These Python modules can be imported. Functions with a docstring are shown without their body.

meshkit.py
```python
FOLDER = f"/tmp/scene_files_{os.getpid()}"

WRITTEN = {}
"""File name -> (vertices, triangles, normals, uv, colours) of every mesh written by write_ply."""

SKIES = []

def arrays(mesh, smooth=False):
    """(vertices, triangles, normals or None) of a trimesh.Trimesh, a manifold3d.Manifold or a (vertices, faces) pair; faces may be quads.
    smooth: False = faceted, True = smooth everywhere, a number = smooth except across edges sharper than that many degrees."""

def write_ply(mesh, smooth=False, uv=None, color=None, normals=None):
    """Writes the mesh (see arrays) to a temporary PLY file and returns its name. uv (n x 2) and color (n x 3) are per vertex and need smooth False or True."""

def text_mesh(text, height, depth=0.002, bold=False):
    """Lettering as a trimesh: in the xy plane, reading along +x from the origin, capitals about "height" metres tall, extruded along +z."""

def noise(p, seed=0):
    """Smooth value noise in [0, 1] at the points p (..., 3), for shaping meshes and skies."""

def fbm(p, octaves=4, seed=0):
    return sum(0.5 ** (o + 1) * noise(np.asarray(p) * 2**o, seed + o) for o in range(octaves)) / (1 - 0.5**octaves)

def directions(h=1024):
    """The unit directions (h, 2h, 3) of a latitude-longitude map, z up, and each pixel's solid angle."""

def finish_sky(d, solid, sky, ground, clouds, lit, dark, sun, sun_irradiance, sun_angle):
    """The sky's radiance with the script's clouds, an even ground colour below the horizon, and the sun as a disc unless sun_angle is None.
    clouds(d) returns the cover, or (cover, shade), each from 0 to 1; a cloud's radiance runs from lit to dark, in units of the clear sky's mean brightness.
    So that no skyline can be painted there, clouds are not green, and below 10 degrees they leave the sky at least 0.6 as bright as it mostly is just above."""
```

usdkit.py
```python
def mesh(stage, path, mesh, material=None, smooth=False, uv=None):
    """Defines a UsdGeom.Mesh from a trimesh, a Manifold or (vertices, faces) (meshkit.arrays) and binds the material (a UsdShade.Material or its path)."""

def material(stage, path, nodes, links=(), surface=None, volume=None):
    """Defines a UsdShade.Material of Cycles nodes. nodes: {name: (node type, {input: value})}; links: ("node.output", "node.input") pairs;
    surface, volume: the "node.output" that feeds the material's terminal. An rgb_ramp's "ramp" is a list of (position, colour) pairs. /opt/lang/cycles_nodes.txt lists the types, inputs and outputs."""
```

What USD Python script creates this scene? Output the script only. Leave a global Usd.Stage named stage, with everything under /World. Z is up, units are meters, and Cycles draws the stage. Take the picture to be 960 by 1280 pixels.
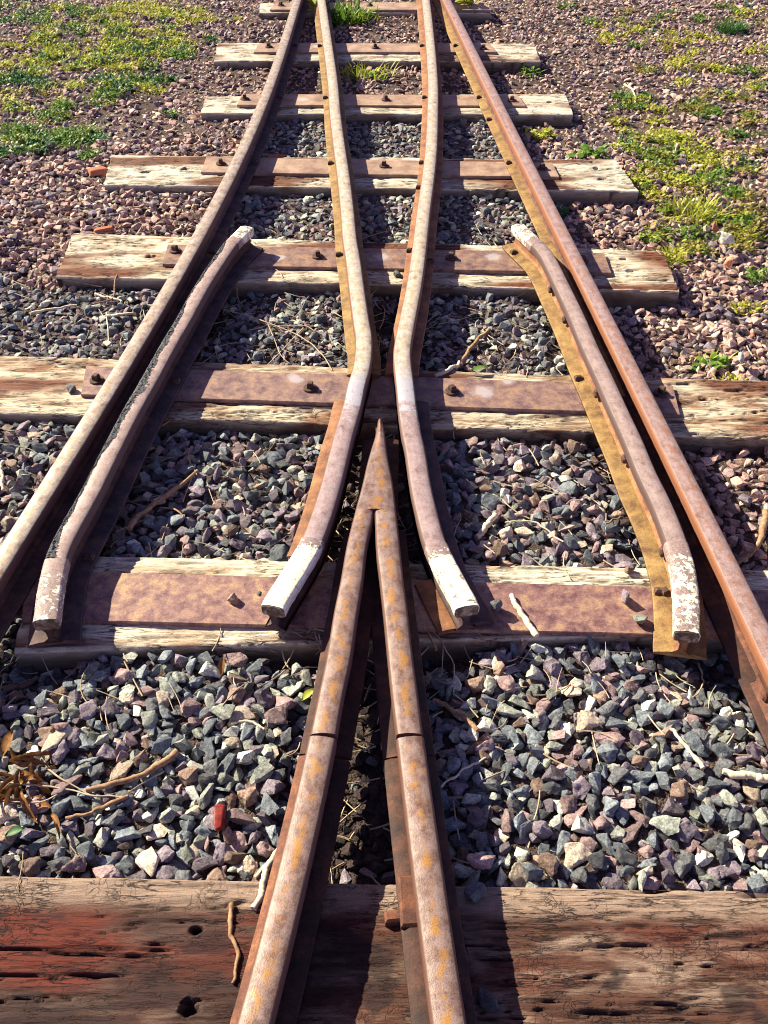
import math, random
import numpy as np, trimesh, usdkit, meshkit
from pxr import Usd, UsdGeom, UsdLux, UsdShade, Gf, Sdf, Vt
from scipy.interpolate import PchipInterpolator
from scipy.ndimage import gaussian_filter1d, gaussian_filter, binary_erosion, maximum_filter
from scipy.spatial import ConvexHull

stage = Usd.Stage.CreateInMemory()
UsdGeom.SetStageUpAxis(stage, 'Z'); UsdGeom.SetStageMetersPerUnit(stage, 1.0)
UsdGeom.Xform.Define(stage, '/World'); UsdGeom.Scope.Define(stage, '/World/Looks')

# ---------------------------------------------------------------- camera, sky, sun, exposure
CAM_H, F_PX, HORIZON = 1.51, 1150.0, -401.0
PITCH = math.atan((640 - HORIZON) / F_PX)
cam = UsdGeom.Camera.Define(stage, '/World/camera')
cam.AddTranslateOp().Set(Gf.Vec3d(0, 0, CAM_H)); cam.AddRotateXOp().Set(90 - math.degrees(PITCH))
cam.CreateHorizontalApertureAttr(24.0); cam.CreateVerticalApertureAttr(32.0)
cam.CreateFocalLengthAttr(24.0 * F_PX / 960); cam.CreateClippingRangeAttr(Gf.Vec2f(0.05, 1000))
cam.CreateExposureAttr(1.4)
SUN_AZ, SUN_EL = math.atan2(-0.839, 0.544), math.radians(34.5)
SUN = np.array([math.sin(SUN_AZ) * math.cos(SUN_EL), math.cos(SUN_AZ) * math.cos(SUN_EL), math.sin(SUN_EL)])
dome = UsdLux.DomeLight.Define(stage, '/World/sky')
skym = usdkit.material(stage, '/World/Looks/sky', {
    'sky': ('sky_texture', {'sky_type': 'single_scattering', 'sun_disc': False, 'sun_elevation': SUN_EL, 'sun_rotation': SUN_AZ}),
    'tint': ('mix', {'mix_type': 'multiply', 'fac': 1.0, 'color2': (1.0, 0.74, 1.03)}),
    'bg': ('background_shader', {'strength': 0.05})}, [('sky.color', 'tint.color1'), ('tint.color', 'bg.color')], surface='bg.background')
UsdShade.MaterialBindingAPI.Apply(dome.GetPrim()).Bind(skym)
dome.GetPrim().SetCustomDataByKey('kind', 'structure')
sun = UsdLux.DistantLight.Define(stage, '/World/sun')
sun.CreateIntensityAttr(1.25); sun.CreateNormalizeAttr(True); sun.CreateAngleAttr(0.5); sun.CreateColorAttr(Gf.Vec3f(1.0, 0.93, 0.69))
_z = SUN; _x = np.cross([0, 0, 1], _z); _x /= np.linalg.norm(_x); _y = np.cross(_z, _x)
sun.AddTransformOp().Set(Gf.Matrix4d(*_x, 0, *_y, 0, *_z, 0, 0, 0, 0, 1))

# ---------------------------------------------------------------- helpers
def at(px, py, z=0.0):
    """The point of the plane at height z that stands at a place measured in the photograph."""
    u, v = px - 480.0, py - 640.0
    d = np.array([u, F_PX * math.cos(PITCH) - v * math.sin(PITCH), -(F_PX * math.sin(PITCH) + v * math.cos(PITCH))])
    p = d * ((CAM_H - z) / -d[2])
    return np.array([p[0], p[1]])
_used = {}
def numbered(parent, name):
    k = _used.get((parent, name), 0); _used[(parent, name)] = k + 1
    return name if k == 0 else f'{name}_{k:03d}'
def tag(prim, label=None, cat=None, group=None, kind=None):
    for k, v in (('label', label), ('category', cat), ('group', group), ('kind', kind)):
        if v: prim.SetCustomDataByKey(k, v)
    return prim
def thing(name, label, cat, loc=(0, 0, 0), group=None, kind=None):
    x = UsdGeom.Xform.Define(stage, '/World/' + numbered('/World', name)); x.AddTranslateOp().Set(Gf.Vec3d(*map(float, loc)))
    tag(x.GetPrim(), label, cat, group, kind); x.loc = np.array(loc, float)
    return x
def obj(name, mesh, mat, parent=None, smooth=30, uv=None, label=None, local=False):
    """One mesh; given in world coordinates, moved into the frame of its thing."""
    base = '/World' if parent is None else str(parent.GetPath())
    path = base + '/' + numbered(base, name)
    v, f = (np.asarray(mesh.vertices), np.asarray(mesh.faces)) if hasattr(mesh, 'vertices') else (np.asarray(mesh[0], float), np.asarray(mesh[1]))
    loc = getattr(parent, 'loc', None)
    if loc is not None and not local: v = v - loc
    m = usdkit.mesh(stage, path, (v, f), mat, smooth=smooth, uv=uv)
    m.loc = loc if loc is not None else np.zeros(3)
    if label: tag(m.GetPrim(), label)
    return m
def fb(p, octaves=4, seed=0, gain=0.5):
    p = np.asarray(p, float); out = 0; a = 1; tot = 0
    for o in range(octaves):
        out = out + a * meshkit.noise(p * 2.0 ** o + 17.3 * o, seed + o); tot += a; a *= gain
    return out / tot
def N3(x, y, z=0.0):
    x, y = np.broadcast_arrays(x, y)
    return np.stack([x, y, np.full(x.shape, float(z))], -1)
def loft(rings, caps=True):
    """rings (n, m, 3), each ring closed, into one triangle mesh."""
    n, m, _ = rings.shape
    i, j = np.meshgrid(np.arange(n - 1), np.arange(m), indexing='ij'); k = (j + 1) % m
    q = np.stack([i * m + j, i * m + k, (i + 1) * m + k, (i + 1) * m + j], -1).reshape(-1, 4)
    f = np.vstack([q[:, [0, 1, 2]], q[:, [0, 2, 3]]]); v = rings.reshape(-1, 3)
    if caps:
        a = len(v); v = np.vstack([v, rings[0], rings[-1], rings[0].mean(0)[None], rings[-1].mean(0)[None]]); j = np.arange(m); k = (j + 1) % m
        f = np.vstack([f, np.stack([np.full(m, a + 2 * m), a + k, a + j], 1), np.stack([np.full(m, a + 2 * m + 1), a + m + j, a + m + k], 1)])
    t = trimesh.Trimesh(v, f, process=False)
    if t.volume < 0: f = f[:, ::-1]
    return v, f
def loft_uv(uv):
    """uv (n, m, 2) of a loft's rings, followed by that of its caps."""
    n, m, _ = uv.shape
    return np.vstack([uv.reshape(-1, 2), uv[0], uv[-1], uv[0].mean(0)[None], uv[-1].mean(0)[None]])
def tube(pts, rad, sides=7, rough=0.0, seed=0):
    p = np.asarray(pts, float); rad = np.broadcast_to(rad, (len(p),))
    t = np.gradient(p, axis=0); t /= np.linalg.norm(t, axis=1, keepdims=True) + 1e-12
    up = np.array([0.05, 0.03, 1.0]); a = np.cross(t, up); a /= np.linalg.norm(a, axis=1, keepdims=True) + 1e-9; b = np.cross(t, a)
    ang = np.arange(sides) * 2 * np.pi / sides
    r = rad[:, None] * np.ones(sides)
    if rough: r = r * (1 + rough * (np.random.default_rng(seed).random(r.shape) - 0.5) * 2)
    ring = p[:, None] + r[..., None] * (np.cos(ang)[None, :, None] * a[:, None] + np.sin(ang)[None, :, None] * b[:, None])
    return loft(ring)
def join(parts):
    vs, fs, n = [], [], 0
    for v, f in parts:
        vs.append(v); fs.append(np.asarray(f) + n); n += len(v)
    return np.vstack(vs), np.vstack(fs)
def rbox(cx, cy, z0, z1, lx, ly, rz=0.0, bev=0.003):
    """A box with chamfered top edges, standing from z0 to z1."""
    R = []
    for z, d in ((z0, 0), (z1 - bev, 0), (z1, bev)):
        R.append([(-lx / 2 + d, -ly / 2 + d, z), (lx / 2 - d, -ly / 2 + d, z), (lx / 2 - d, ly / 2 - d, z), (-lx / 2 + d, ly / 2 - d, z)])
    v, f = loft(np.array(R, float)); c, s = math.cos(rz), math.sin(rz)
    v = v @ np.array([[c, s, 0], [-s, c, 0], [0, 0, 1]]) + [cx, cy, 0]
    return v, f
def prism(cx, cy, z0, z1, r, n, rz=0.0, bev=0.002):
    a = np.arange(n) * 2 * np.pi / n + rz; R = []
    for z, d in ((z0, 0), (z1 - bev, 0), (z1, bev)):
        R.append(np.stack([cx + (r - d) * np.cos(a), cy + (r - d) * np.sin(a), np.full(n, z)], 1))
    return loft(np.array(R))

# ---------------------------------------------------------------- materials
LK = '/World/Looks/'
def mat(name, nodes, links, surface='p.BSDF'):
    return usdkit.material(stage, LK + name, nodes, links, surface=surface)
def stone_mat(name, a, b, rough=0.75):
    return mat(name, {
        'o': ('object_info', {}), 'g': ('geometry', {}), 
        'n': ('noise_texture', {'scale': 70, 'detail': 5, 'roughness': 0.65}), 'r': ('rgb_ramp', {'ramp': [(0.3, a), (0.72, b)]}),
        'n2': ('noise_texture', {'scale': 260, 'detail': 4, 'roughness': 0.7}), 'r2': ('rgb_ramp', {'ramp': [(0.36, (0.42,) * 3), (0.62, (1.3,) * 3)]}),
        'm': ('mix', {'mix_type': 'multiply', 'fac': 0.8}),
        'ov': ('map_range', {'from_min': 0, 'from_max': 1, 'to_min': 0.62, 'to_max': 1.65}),
        'h': ('hsv', {'saturation': 1.0}),
        'b': ('bump', {'strength': 1.0, 'distance': 0.004}), 'n3': ('noise_texture', {'scale': 150, 'detail': 6, 'roughness': 0.75}),
        'p': ('principled_bsdf', {'roughness': rough, 'specular_ior_level': 0.35})},
        [('g.position', 'n.vector'), ('g.position', 'n2.vector'), ('g.position', 'n3.vector'), ('n.fac', 'r.fac'), ('n2.fac', 'r2.fac'), ('r.color', 'm.color1'), ('r2.color', 'm.color2'),
         ('o.random', 'ov.value'), ('ov.result', 'h.value'), ('m.color', 'h.color'), ('h.color', 'p.base_color'), ('n3.fac', 'b.height'), ('b.normal', 'p.normal')])
def stone_mats():
    S = {}
    S['blue grey'] = stone_mat('stone_blue_grey', (0.075, 0.088, 0.108), (0.22, 0.24, 0.26))
    S['greenish grey'] = stone_mat('stone_green_grey', (0.15, 0.16, 0.14), (0.36, 0.37, 0.32))
    S['purplish grey'] = stone_mat('stone_purple_grey', (0.10, 0.075, 0.098), (0.26, 0.21, 0.245))
    S['pale grey'] = stone_mat('stone_pale_grey', (0.30, 0.295, 0.265), (0.58, 0.57, 0.50))
    S['brownish'] = stone_mat('stone_brown', (0.135, 0.08, 0.062), (0.32, 0.22, 0.17))
    S['dark grey'] = stone_mat('stone_dark_grey', (0.045, 0.046, 0.054), (0.15, 0.15, 0.16))
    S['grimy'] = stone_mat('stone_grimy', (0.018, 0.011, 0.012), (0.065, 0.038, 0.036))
    S['pinkish'] = stone_mat('stone_pink', (0.265, 0.145, 0.12), (0.54, 0.365, 0.305))
    S['cream'] = stone_mat('stone_cream', (0.38, 0.28, 0.21), (0.64, 0.53, 0.42))
    S['rust red'] = stone_mat('stone_rust_red', (0.16, 0.065, 0.045), (0.32, 0.14, 0.10))
    S['orange'] = stone_mat('stone_orange', (0.42, 0.15, 0.075), (0.62, 0.27, 0.15))
    S['mauve'] = stone_mat('stone_mauve', (0.17, 0.105, 0.11), (0.37, 0.255, 0.25))
    return S
STONE = stone_mats()

def wood_mat(name, pale, brown, dark, bias=0.5, red=None, craze=0.0, band=None):
    nodes = {
        'g': ('geometry', {}), 'uv': ('uvmap', {'attribute': 'st'}), 'sx': ('separate_xyz', {}),
        'mp': ('mapping', {'mapping_type': 'point', 'scale': (15, 125, 40)}), 'mq': ('mapping', {'mapping_type': 'point', 'scale': (4.5, 17, 8)}),
        'n': ('noise_texture', {'scale': 1, 'detail': 6, 'roughness': 0.7}), 'gr': ('rgb_ramp', {'ramp': [(0.26, (0.30,) * 3), (0.40, (0.78,) * 3), (0.55, (1.0,) * 3), (0.8, (1.1,) * 3)]}),
        'q': ('noise_texture', {'scale': 1, 'detail': 5, 'roughness': 0.65, 'distortion': 0.4}),
        'qr': ('rgb_ramp', {'ramp': [(bias - 0.09, (0,) * 3), (bias + 0.09, (1,) * 3)]}),
        'mx': ('mix', {'color1': pale, 'color2': brown}), 'ml': ('mix', {'mix_type': 'multiply', 'fac': 0.9}),
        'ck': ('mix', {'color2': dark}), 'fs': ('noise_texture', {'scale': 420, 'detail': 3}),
        'fr': ('rgb_ramp', {'ramp': [(0.3, (0.7,) * 3), (0.65, (1.15,) * 3)]}), 'ms': ('mix', {'mix_type': 'multiply', 'fac': 0.8}),
        'b': ('bump', {'strength': 0.9, 'distance': 0.004}), 'p': ('principled_bsdf', {'roughness': 0.82, 'specular_ior_level': 0.25})}
    links = [('uv.UV', 'sx.vector'), ('g.position', 'mp.vector'), ('g.position', 'mq.vector'), ('mp.vector', 'n.vector'), ('mq.vector', 'q.vector'), ('n.fac', 'gr.fac'), ('q.fac', 'qr.fac'),
             ('qr.color', 'mx.fac'), ('gr.color', 'ml.color2'), ('ml.color', 'ms.color1'), ('g.position', 'fs.vector'), ('fs.fac', 'fr.fac'), ('fr.color', 'ms.color2'),
             ('ms.color', 'ck.color1'), ('ck.color', 'p.base_color'), ('b.normal', 'p.normal')]
    nodes.update({'mc': ('mapping', {'mapping_type': 'point', 'scale': (11, 85, 60)}), 'nc': ('noise_texture', {'scale': 1, 'detail': 4, 'roughness': 0.6, 'distortion': 0.1}),
        'ca': ('math', {'math_type': 'subtract', 'value2': 0.5}), 'cb': ('math', {'math_type': 'absolute'}), 'cc': ('map_range', {'from_min': 0.006, 'from_max': 0.026, 'to_min': 0.85, 'to_max': 0.0, 'clamp': True}),
        'vd': ('noise_texture', {'scale': 30, 'detail': 4}), 'va': ('mix', {'mix_type': 'add', 'fac': 0.05}), 'vm': ('mapping', {'mapping_type': 'point', 'scale': (1.3, 0.6, 1)}), 'vo': ('voronoi_texture', {'feature': 'distance_to_edge', 'scale': 52}), 'vr': ('map_range', {'from_min': 0.008, 'from_max': 0.04, 'to_min': craze, 'to_max': 0.0, 'clamp': True}),
        'vg': ('map_range', {'from_min': 0.54, 'from_max': 0.62, 'to_min': 0, 'to_max': 1, 'clamp': True}), 'ng': ('noise_texture', {'scale': 9, 'detail': 3}), 'vx': ('math', {'math_type': 'multiply'}),
        'cm': ('math', {'math_type': 'maximum'}), 'pg': ('map_range', {'from_min': 0.44, 'from_max': 0.58, 'to_min': 0.1, 'to_max': 1, 'clamp': True}), 'np': ('noise_texture', {'scale': 11, 'detail': 4}), 'cp': ('math', {'math_type': 'multiply'}), 'cx': ('math', {'math_type': 'maximum'}), 'hb': ('math', {'math_type': 'subtract'})})
    links += [('g.position', 'mc.vector'), ('mc.vector', 'nc.vector'), ('nc.fac', 'ca.value1'), ('ca.value', 'cb.value1'), ('cb.value', 'cc.value'), ('g.position', 'vd.vector'), ('g.position', 'va.color1'), ('vd.color', 'va.color2'), ('va.color', 'vm.vector'), ('vm.vector', 'vo.vector'), ('vo.distance', 'vr.value'),
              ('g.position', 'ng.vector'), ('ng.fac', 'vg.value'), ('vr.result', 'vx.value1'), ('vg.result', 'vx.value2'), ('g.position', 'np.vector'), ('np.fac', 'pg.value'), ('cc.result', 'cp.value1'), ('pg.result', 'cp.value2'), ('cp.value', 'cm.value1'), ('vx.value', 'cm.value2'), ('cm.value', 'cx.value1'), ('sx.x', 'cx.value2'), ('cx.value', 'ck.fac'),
              ('n.fac', 'hb.value1'), ('cm.value', 'hb.value2'), ('hb.value', 'b.height')]
    if band:                                                     # a worn pale strip along one edge: (nx, ny, from, to)
        nodes.update({'bd': ('vector_math', {'math_type': 'dot_product', 'vector2': (band[0], band[1], 0)}), 'bn': ('math', {'math_type': 'multiply_add', 'value2': 0.05, 'value3': -0.025}), 'ba': ('math', {'math_type': 'add'}),
            'br': ('map_range', {'from_min': band[2], 'from_max': band[3], 'to_min': 1.0, 'to_max': 0.12, 'clamp': True}), 'bm': ('math', {'math_type': 'multiply'})})
        links = [l for l in links if l != ('qr.color', 'mx.fac')] + [('g.position', 'bd.vector1'), ('q.fac', 'bn.value1'), ('bd.value', 'ba.value1'), ('bn.value', 'ba.value2'), ('ba.value', 'br.value'), ('qr.color', 'bm.value1'), ('br.result', 'bm.value2'), ('bm.value', 'mx.fac')]
    if red:
        nodes['rd'] = ('mix', {'color2': red}); links += [('mx.color', 'rd.color1'), ('sx.y', 'rd.fac'), ('rd.color', 'ml.color1')]
    else:
        links += [('mx.color', 'ml.color1')]
    return mat(name, nodes, links)

def rust_mat(name, a, b, c, scale=18, rough=0.78, metal=0.0, spots=(), bump=0.5):
    """Flat rust in three tones; spots: (x, y, radius) of pale worn patches in world coordinates."""
    nodes = {'g': ('geometry', {}), 'n': ('noise_texture', {'scale': scale, 'detail': 8, 'roughness': 0.74, 'distortion': 0.2}),
             'r': ('rgb_ramp', {'ramp': [(0.36, a), (0.5, b), (0.63, c)]}), 'n2': ('noise_texture', {'scale': 330, 'detail': 4, 'roughness': 0.7}),
             'r2': ('rgb_ramp', {'ramp': [(0.33, (0.55,) * 3), (0.62, (1.2,) * 3)]}), 'm': ('mix', {'mix_type': 'multiply', 'fac': 0.75}),
             'b': ('bump', {'strength': bump, 'distance': 0.0015}), 'p': ('principled_bsdf', {'roughness': rough, 'metallic': metal, 'specular_ior_level': 0.4})}
    links = [('g.position', 'n.vector'), ('g.position', 'n2.vector'), ('n.fac', 'r.fac'), ('n2.fac', 'r2.fac'), ('r.color', 'm.color1'), ('r2.color', 'm.color2'), ('n2.fac', 'b.height'), ('b.normal', 'p.normal')]
    last = 'm.color'
    for i, (x, y, rad) in enumerate(spots):
        nodes[f'sm{i}'] = ('vector_math', {'math_type': 'subtract', 'vector2': (x, y, 0.012)})
        nodes[f'sl{i}'] = ('vector_math', {'math_type': 'length'})
        nodes[f'sa{i}'] = ('math', {'math_type': 'multiply_add', 'value2': rad * 4.0, 'value3': -rad * 2.0})
        nodes[f'sd{i}'] = ('math', {'math_type': 'add'})
        nodes[f'sr{i}'] = ('map_range', {'from_min': rad * 0.55, 'from_max': rad * 1.15, 'to_min': 0.55, 'to_max': 0.0, 'clamp': True})
        nodes[f'sx{i}'] = ('mix', {'color2': (0.50, 0.45, 0.47)})
        links += [('g.position', f'sm{i}.vector1'), (f'sm{i}.vector', f'sl{i}.vector1'), ('n.fac', f'sa{i}.value1'), (f'sl{i}.value', f'sd{i}.value1'), (f'sa{i}.value', f'sd{i}.value2'),
                  (f'sd{i}.value', f'sr{i}.value'), (f'sr{i}.result', f'sx{i}.fac'), (last, f'sx{i}.color1')]
        last = f'sx{i}.color'
    return mat(name, nodes, links + [(last, 'p.base_color')])

def head_mat(name, worn, worn2, rust, streak, streak_at=0.0, streak_amt=0.5, rough=0.45, metal=0.15, patch=None):
    """Rail head: worn running surface on top, rust down the sides and a wandering rust streak. st = (across -1..1, metres along)."""
    nodes = {
        'uv': ('uvmap', {'attribute': 'st'}), 's': ('separate_xyz', {}), 'g': ('geometry', {}), 'gn': ('separate_xyz', {}),
        'mp': ('mapping', {'mapping_type': 'point', 'scale': (42, 30, 42)}), 'n': ('noise_texture', {'scale': 1, 'detail': 9, 'roughness': 0.80}),
        'wr': ('rgb_ramp', {'ramp': [(0.33, rust), (0.42, worn2), (0.58, worn)]}),
        'up': ('map_range', {'from_min': 0.70, 'from_max': 0.985, 'to_min': 1.0, 'to_max': 0.0, 'clamp': True}),
        'sd': ('mix', {'color2': rust}),
        'mw': ('mapping', {'mapping_type': 'point', 'scale': (0.0, 5.0, 1)}), 'nw': ('noise_texture', {'scale': 1, 'detail': 3}),
        'wa': ('math', {'math_type': 'multiply_add', 'value2': 1.5, 'value3': -0.75 - streak_at}), 'dd': ('math', {'math_type': 'add'}), 'ab': ('math', {'math_type': 'absolute'}),
        'nb': ('noise_texture', {'scale': 34, 'detail': 6, 'roughness': 0.75}), 'na': ('math', {'math_type': 'multiply_add', 'value2': 4.2, 'value3': -1.75}), 'ad': ('math', {'math_type': 'add'}),
        'sr': ('map_range', {'from_min': 0.0, 'from_max': 0.60, 'to_min': streak_amt, 'to_max': 0.0, 'clamp': True}), 'st': ('mix', {'color2': streak}),
        'ua': ('math', {'math_type': 'absolute'}), 'ub': ('map_range', {'from_min': 0.35, 'from_max': 0.75, 'to_min': 1.08, 'to_max': 0.80, 'clamp': True}), 'uc': ('hsv', {}), 'nf': ('noise_texture', {'scale': 380, 'detail': 3, 'roughness': 0.7}), 'fr': ('rgb_ramp', {'ramp': [(0.34, (0.40,) * 3), (0.46, (0.92,) * 3), (0.7, (1.15,) * 3)]}), 'mf': ('mix', {'mix_type': 'multiply', 'fac': 0.6}),
        'b': ('bump', {'strength': 0.45, 'distance': 0.0012}), 'rr': ('map_range', {'from_min': 0, 'from_max': 1, 'to_min': rough, 'to_max': 0.8}), 'mm': ('map_range', {'from_min': 0, 'from_max': 1, 'to_min': metal, 'to_max': 0.0}),
        'p': ('principled_bsdf', {'specular_ior_level': 0.5})}
    links = [('uv.UV', 's.vector'), ('g.position', 'mp.vector'), ('uv.UV', 'mw.vector'), ('s.x', 'ua.value1'), ('ua.value', 'ub.value'), ('ub.result', 'uc.value'), ('wr.color', 'uc.color'), ('mp.vector', 'n.vector'), ('n.fac', 'wr.fac'), ('g.normal', 'gn.vector'), ('gn.z', 'up.value'),
         ('uc.color', 'st.color1'), ('mw.vector', 'nw.vector'), ('nw.fac', 'wa.value1'), ('s.x', 'dd.value1'), ('wa.value', 'dd.value2'), ('dd.value', 'ab.value1'),
         ('g.position', 'nb.vector'), ('nb.fac', 'na.value1'), ('ab.value', 'ad.value1'), ('na.value', 'ad.value2'), ('ad.value', 'sr.value'), ('sr.result', 'st.fac'),
         ('st.color', 'sd.color1'), ('up.result', 'sd.fac'), ('sd.color', 'mf.color1'), ('g.position', 'nf.vector'), ('nf.fac', 'fr.fac'), ('fr.color', 'mf.color2'), ('mf.color', 'p.base_color'),
         ('nf.fac', 'b.height'), ('b.normal', 'p.normal'), ('up.result', 'rr.value'), ('rr.result', 'p.roughness'), ('up.result', 'mm.value'), ('mm.result', 'p.metallic')]
    if patch:
        nodes.update({'gp': ('separate_xyz', {}), 'pm': ('map_range', {'from_min': patch[0], 'from_max': patch[1], 'to_min': -0.24, 'to_max': 0.20, 'clamp': True}), 'pn': ('noise_texture', {'scale': 38, 'detail': 6, 'roughness': 0.7}), 'pa': ('math', {'math_type': 'add'}),
            'pr': ('map_range', {'from_min': 0.52, 'from_max': 0.60, 'to_min': 0, 'to_max': 0.85, 'clamp': True}), 'px': ('mix', {'color2': (0.40, 0.385, 0.44)})})
        links = [l for l in links if l != ('st.color', 'sd.color1')] + [('g.position', 'gp.vector'), ('gp.y', 'pm.value'), ('g.position', 'pn.vector'), ('pm.result', 'pa.value1'), ('pn.fac', 'pa.value2'), ('pa.value', 'pr.value'), ('pr.result', 'px.fac'), ('st.color', 'px.color1'), ('px.color', 'sd.color1')]
    return mat(name, nodes, links)

def paint_mat(name, thr, rust, start=None, white=(0.76, 0.72, 0.60)):
    """Flaking white paint over rust; thr is the share that has flaked; st.y runs from 0 where the paint starts."""
    return mat(name, {
        'g': ('geometry', {}), 'uv': ('uvmap', {'attribute': 'st'}), 's': ('separate_xyz', {}),
        'n': ('noise_texture', {'scale': 52, 'detail': 8, 'roughness': 0.76}), 'e': ('map_range', {'from_min': 0.0, 'from_max': 0.05, 'to_min': 0.26, 'to_max': 0.0, 'clamp': True}),
        'a': ('math', {'math_type': 'subtract'}), 'r': ('map_range', {'from_min': thr - 0.02, 'from_max': thr + 0.012, 'to_min': 0, 'to_max': 1, 'clamp': True}),
        'n2': ('noise_texture', {'scale': 160, 'detail': 5, 'roughness': 0.7}), 'w': ('rgb_ramp', {'ramp': [(0.32, (0.36, 0.27, 0.17)), (0.42, (0.62, 0.56, 0.43)), (0.53, white)]}), 'k': ('rgb_ramp', {'ramp': [(0.3, tuple(0.5 * c for c in rust)), (0.7, tuple(1.3 * c for c in rust))]}),
        'm': ('mix', {}), 'b': ('bump', {'strength': 0.8, 'distance': 0.0025}), 'p': ('principled_bsdf', {'roughness': 0.6, 'specular_ior_level': 0.4})},
        [('uv.UV', 's.vector'), ('s.y', 'e.value'), ('g.position', 'n.vector'), ('n.fac', 'a.value1'), ('e.result', 'a.value2'), ('a.value', 'r.value'), ('g.position', 'n2.vector'), ('n2.fac', 'w.fac'), ('n2.fac', 'k.fac'),
         ('k.color', 'm.color1'), ('w.color', 'm.color2'), ('r.result', 'm.fac'), ('m.color', 'p.base_color'), ('r.result', 'b.height'), ('b.normal', 'p.normal')])

def plain_mat(name, a, b, scale=60, rough=0.8, bump=0.4, dist=0.002, translucent=None):
    nodes = {'g': ('geometry', {}), 'o': ('object_info', {}), 'n': ('noise_texture', {'scale': scale, 'detail': 5, 'roughness': 0.65}), 'r': ('rgb_ramp', {'ramp': [(0.3, a), (0.7, b)]}),
             'b': ('bump', {'strength': bump, 'distance': dist}), 'p': ('principled_bsdf', {'roughness': rough, 'specular_ior_level': 0.3})}
    links = [('g.position', 'n.vector'), ('n.fac', 'r.fac'), ('r.color', 'p.base_color'), ('n.fac', 'b.height'), ('b.normal', 'p.normal')]
    if translucent:
        nodes['t'] = ('translucent_bsdf', {}); nodes['x'] = ('mix_closure', {'fac': translucent})
        links += [('r.color', 't.color'), ('p.BSDF', 'x.closure1'), ('t.BSDF', 'x.closure2')]
        return mat(name, nodes, links, 'x.closure')
    return mat(name, nodes, links)

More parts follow.
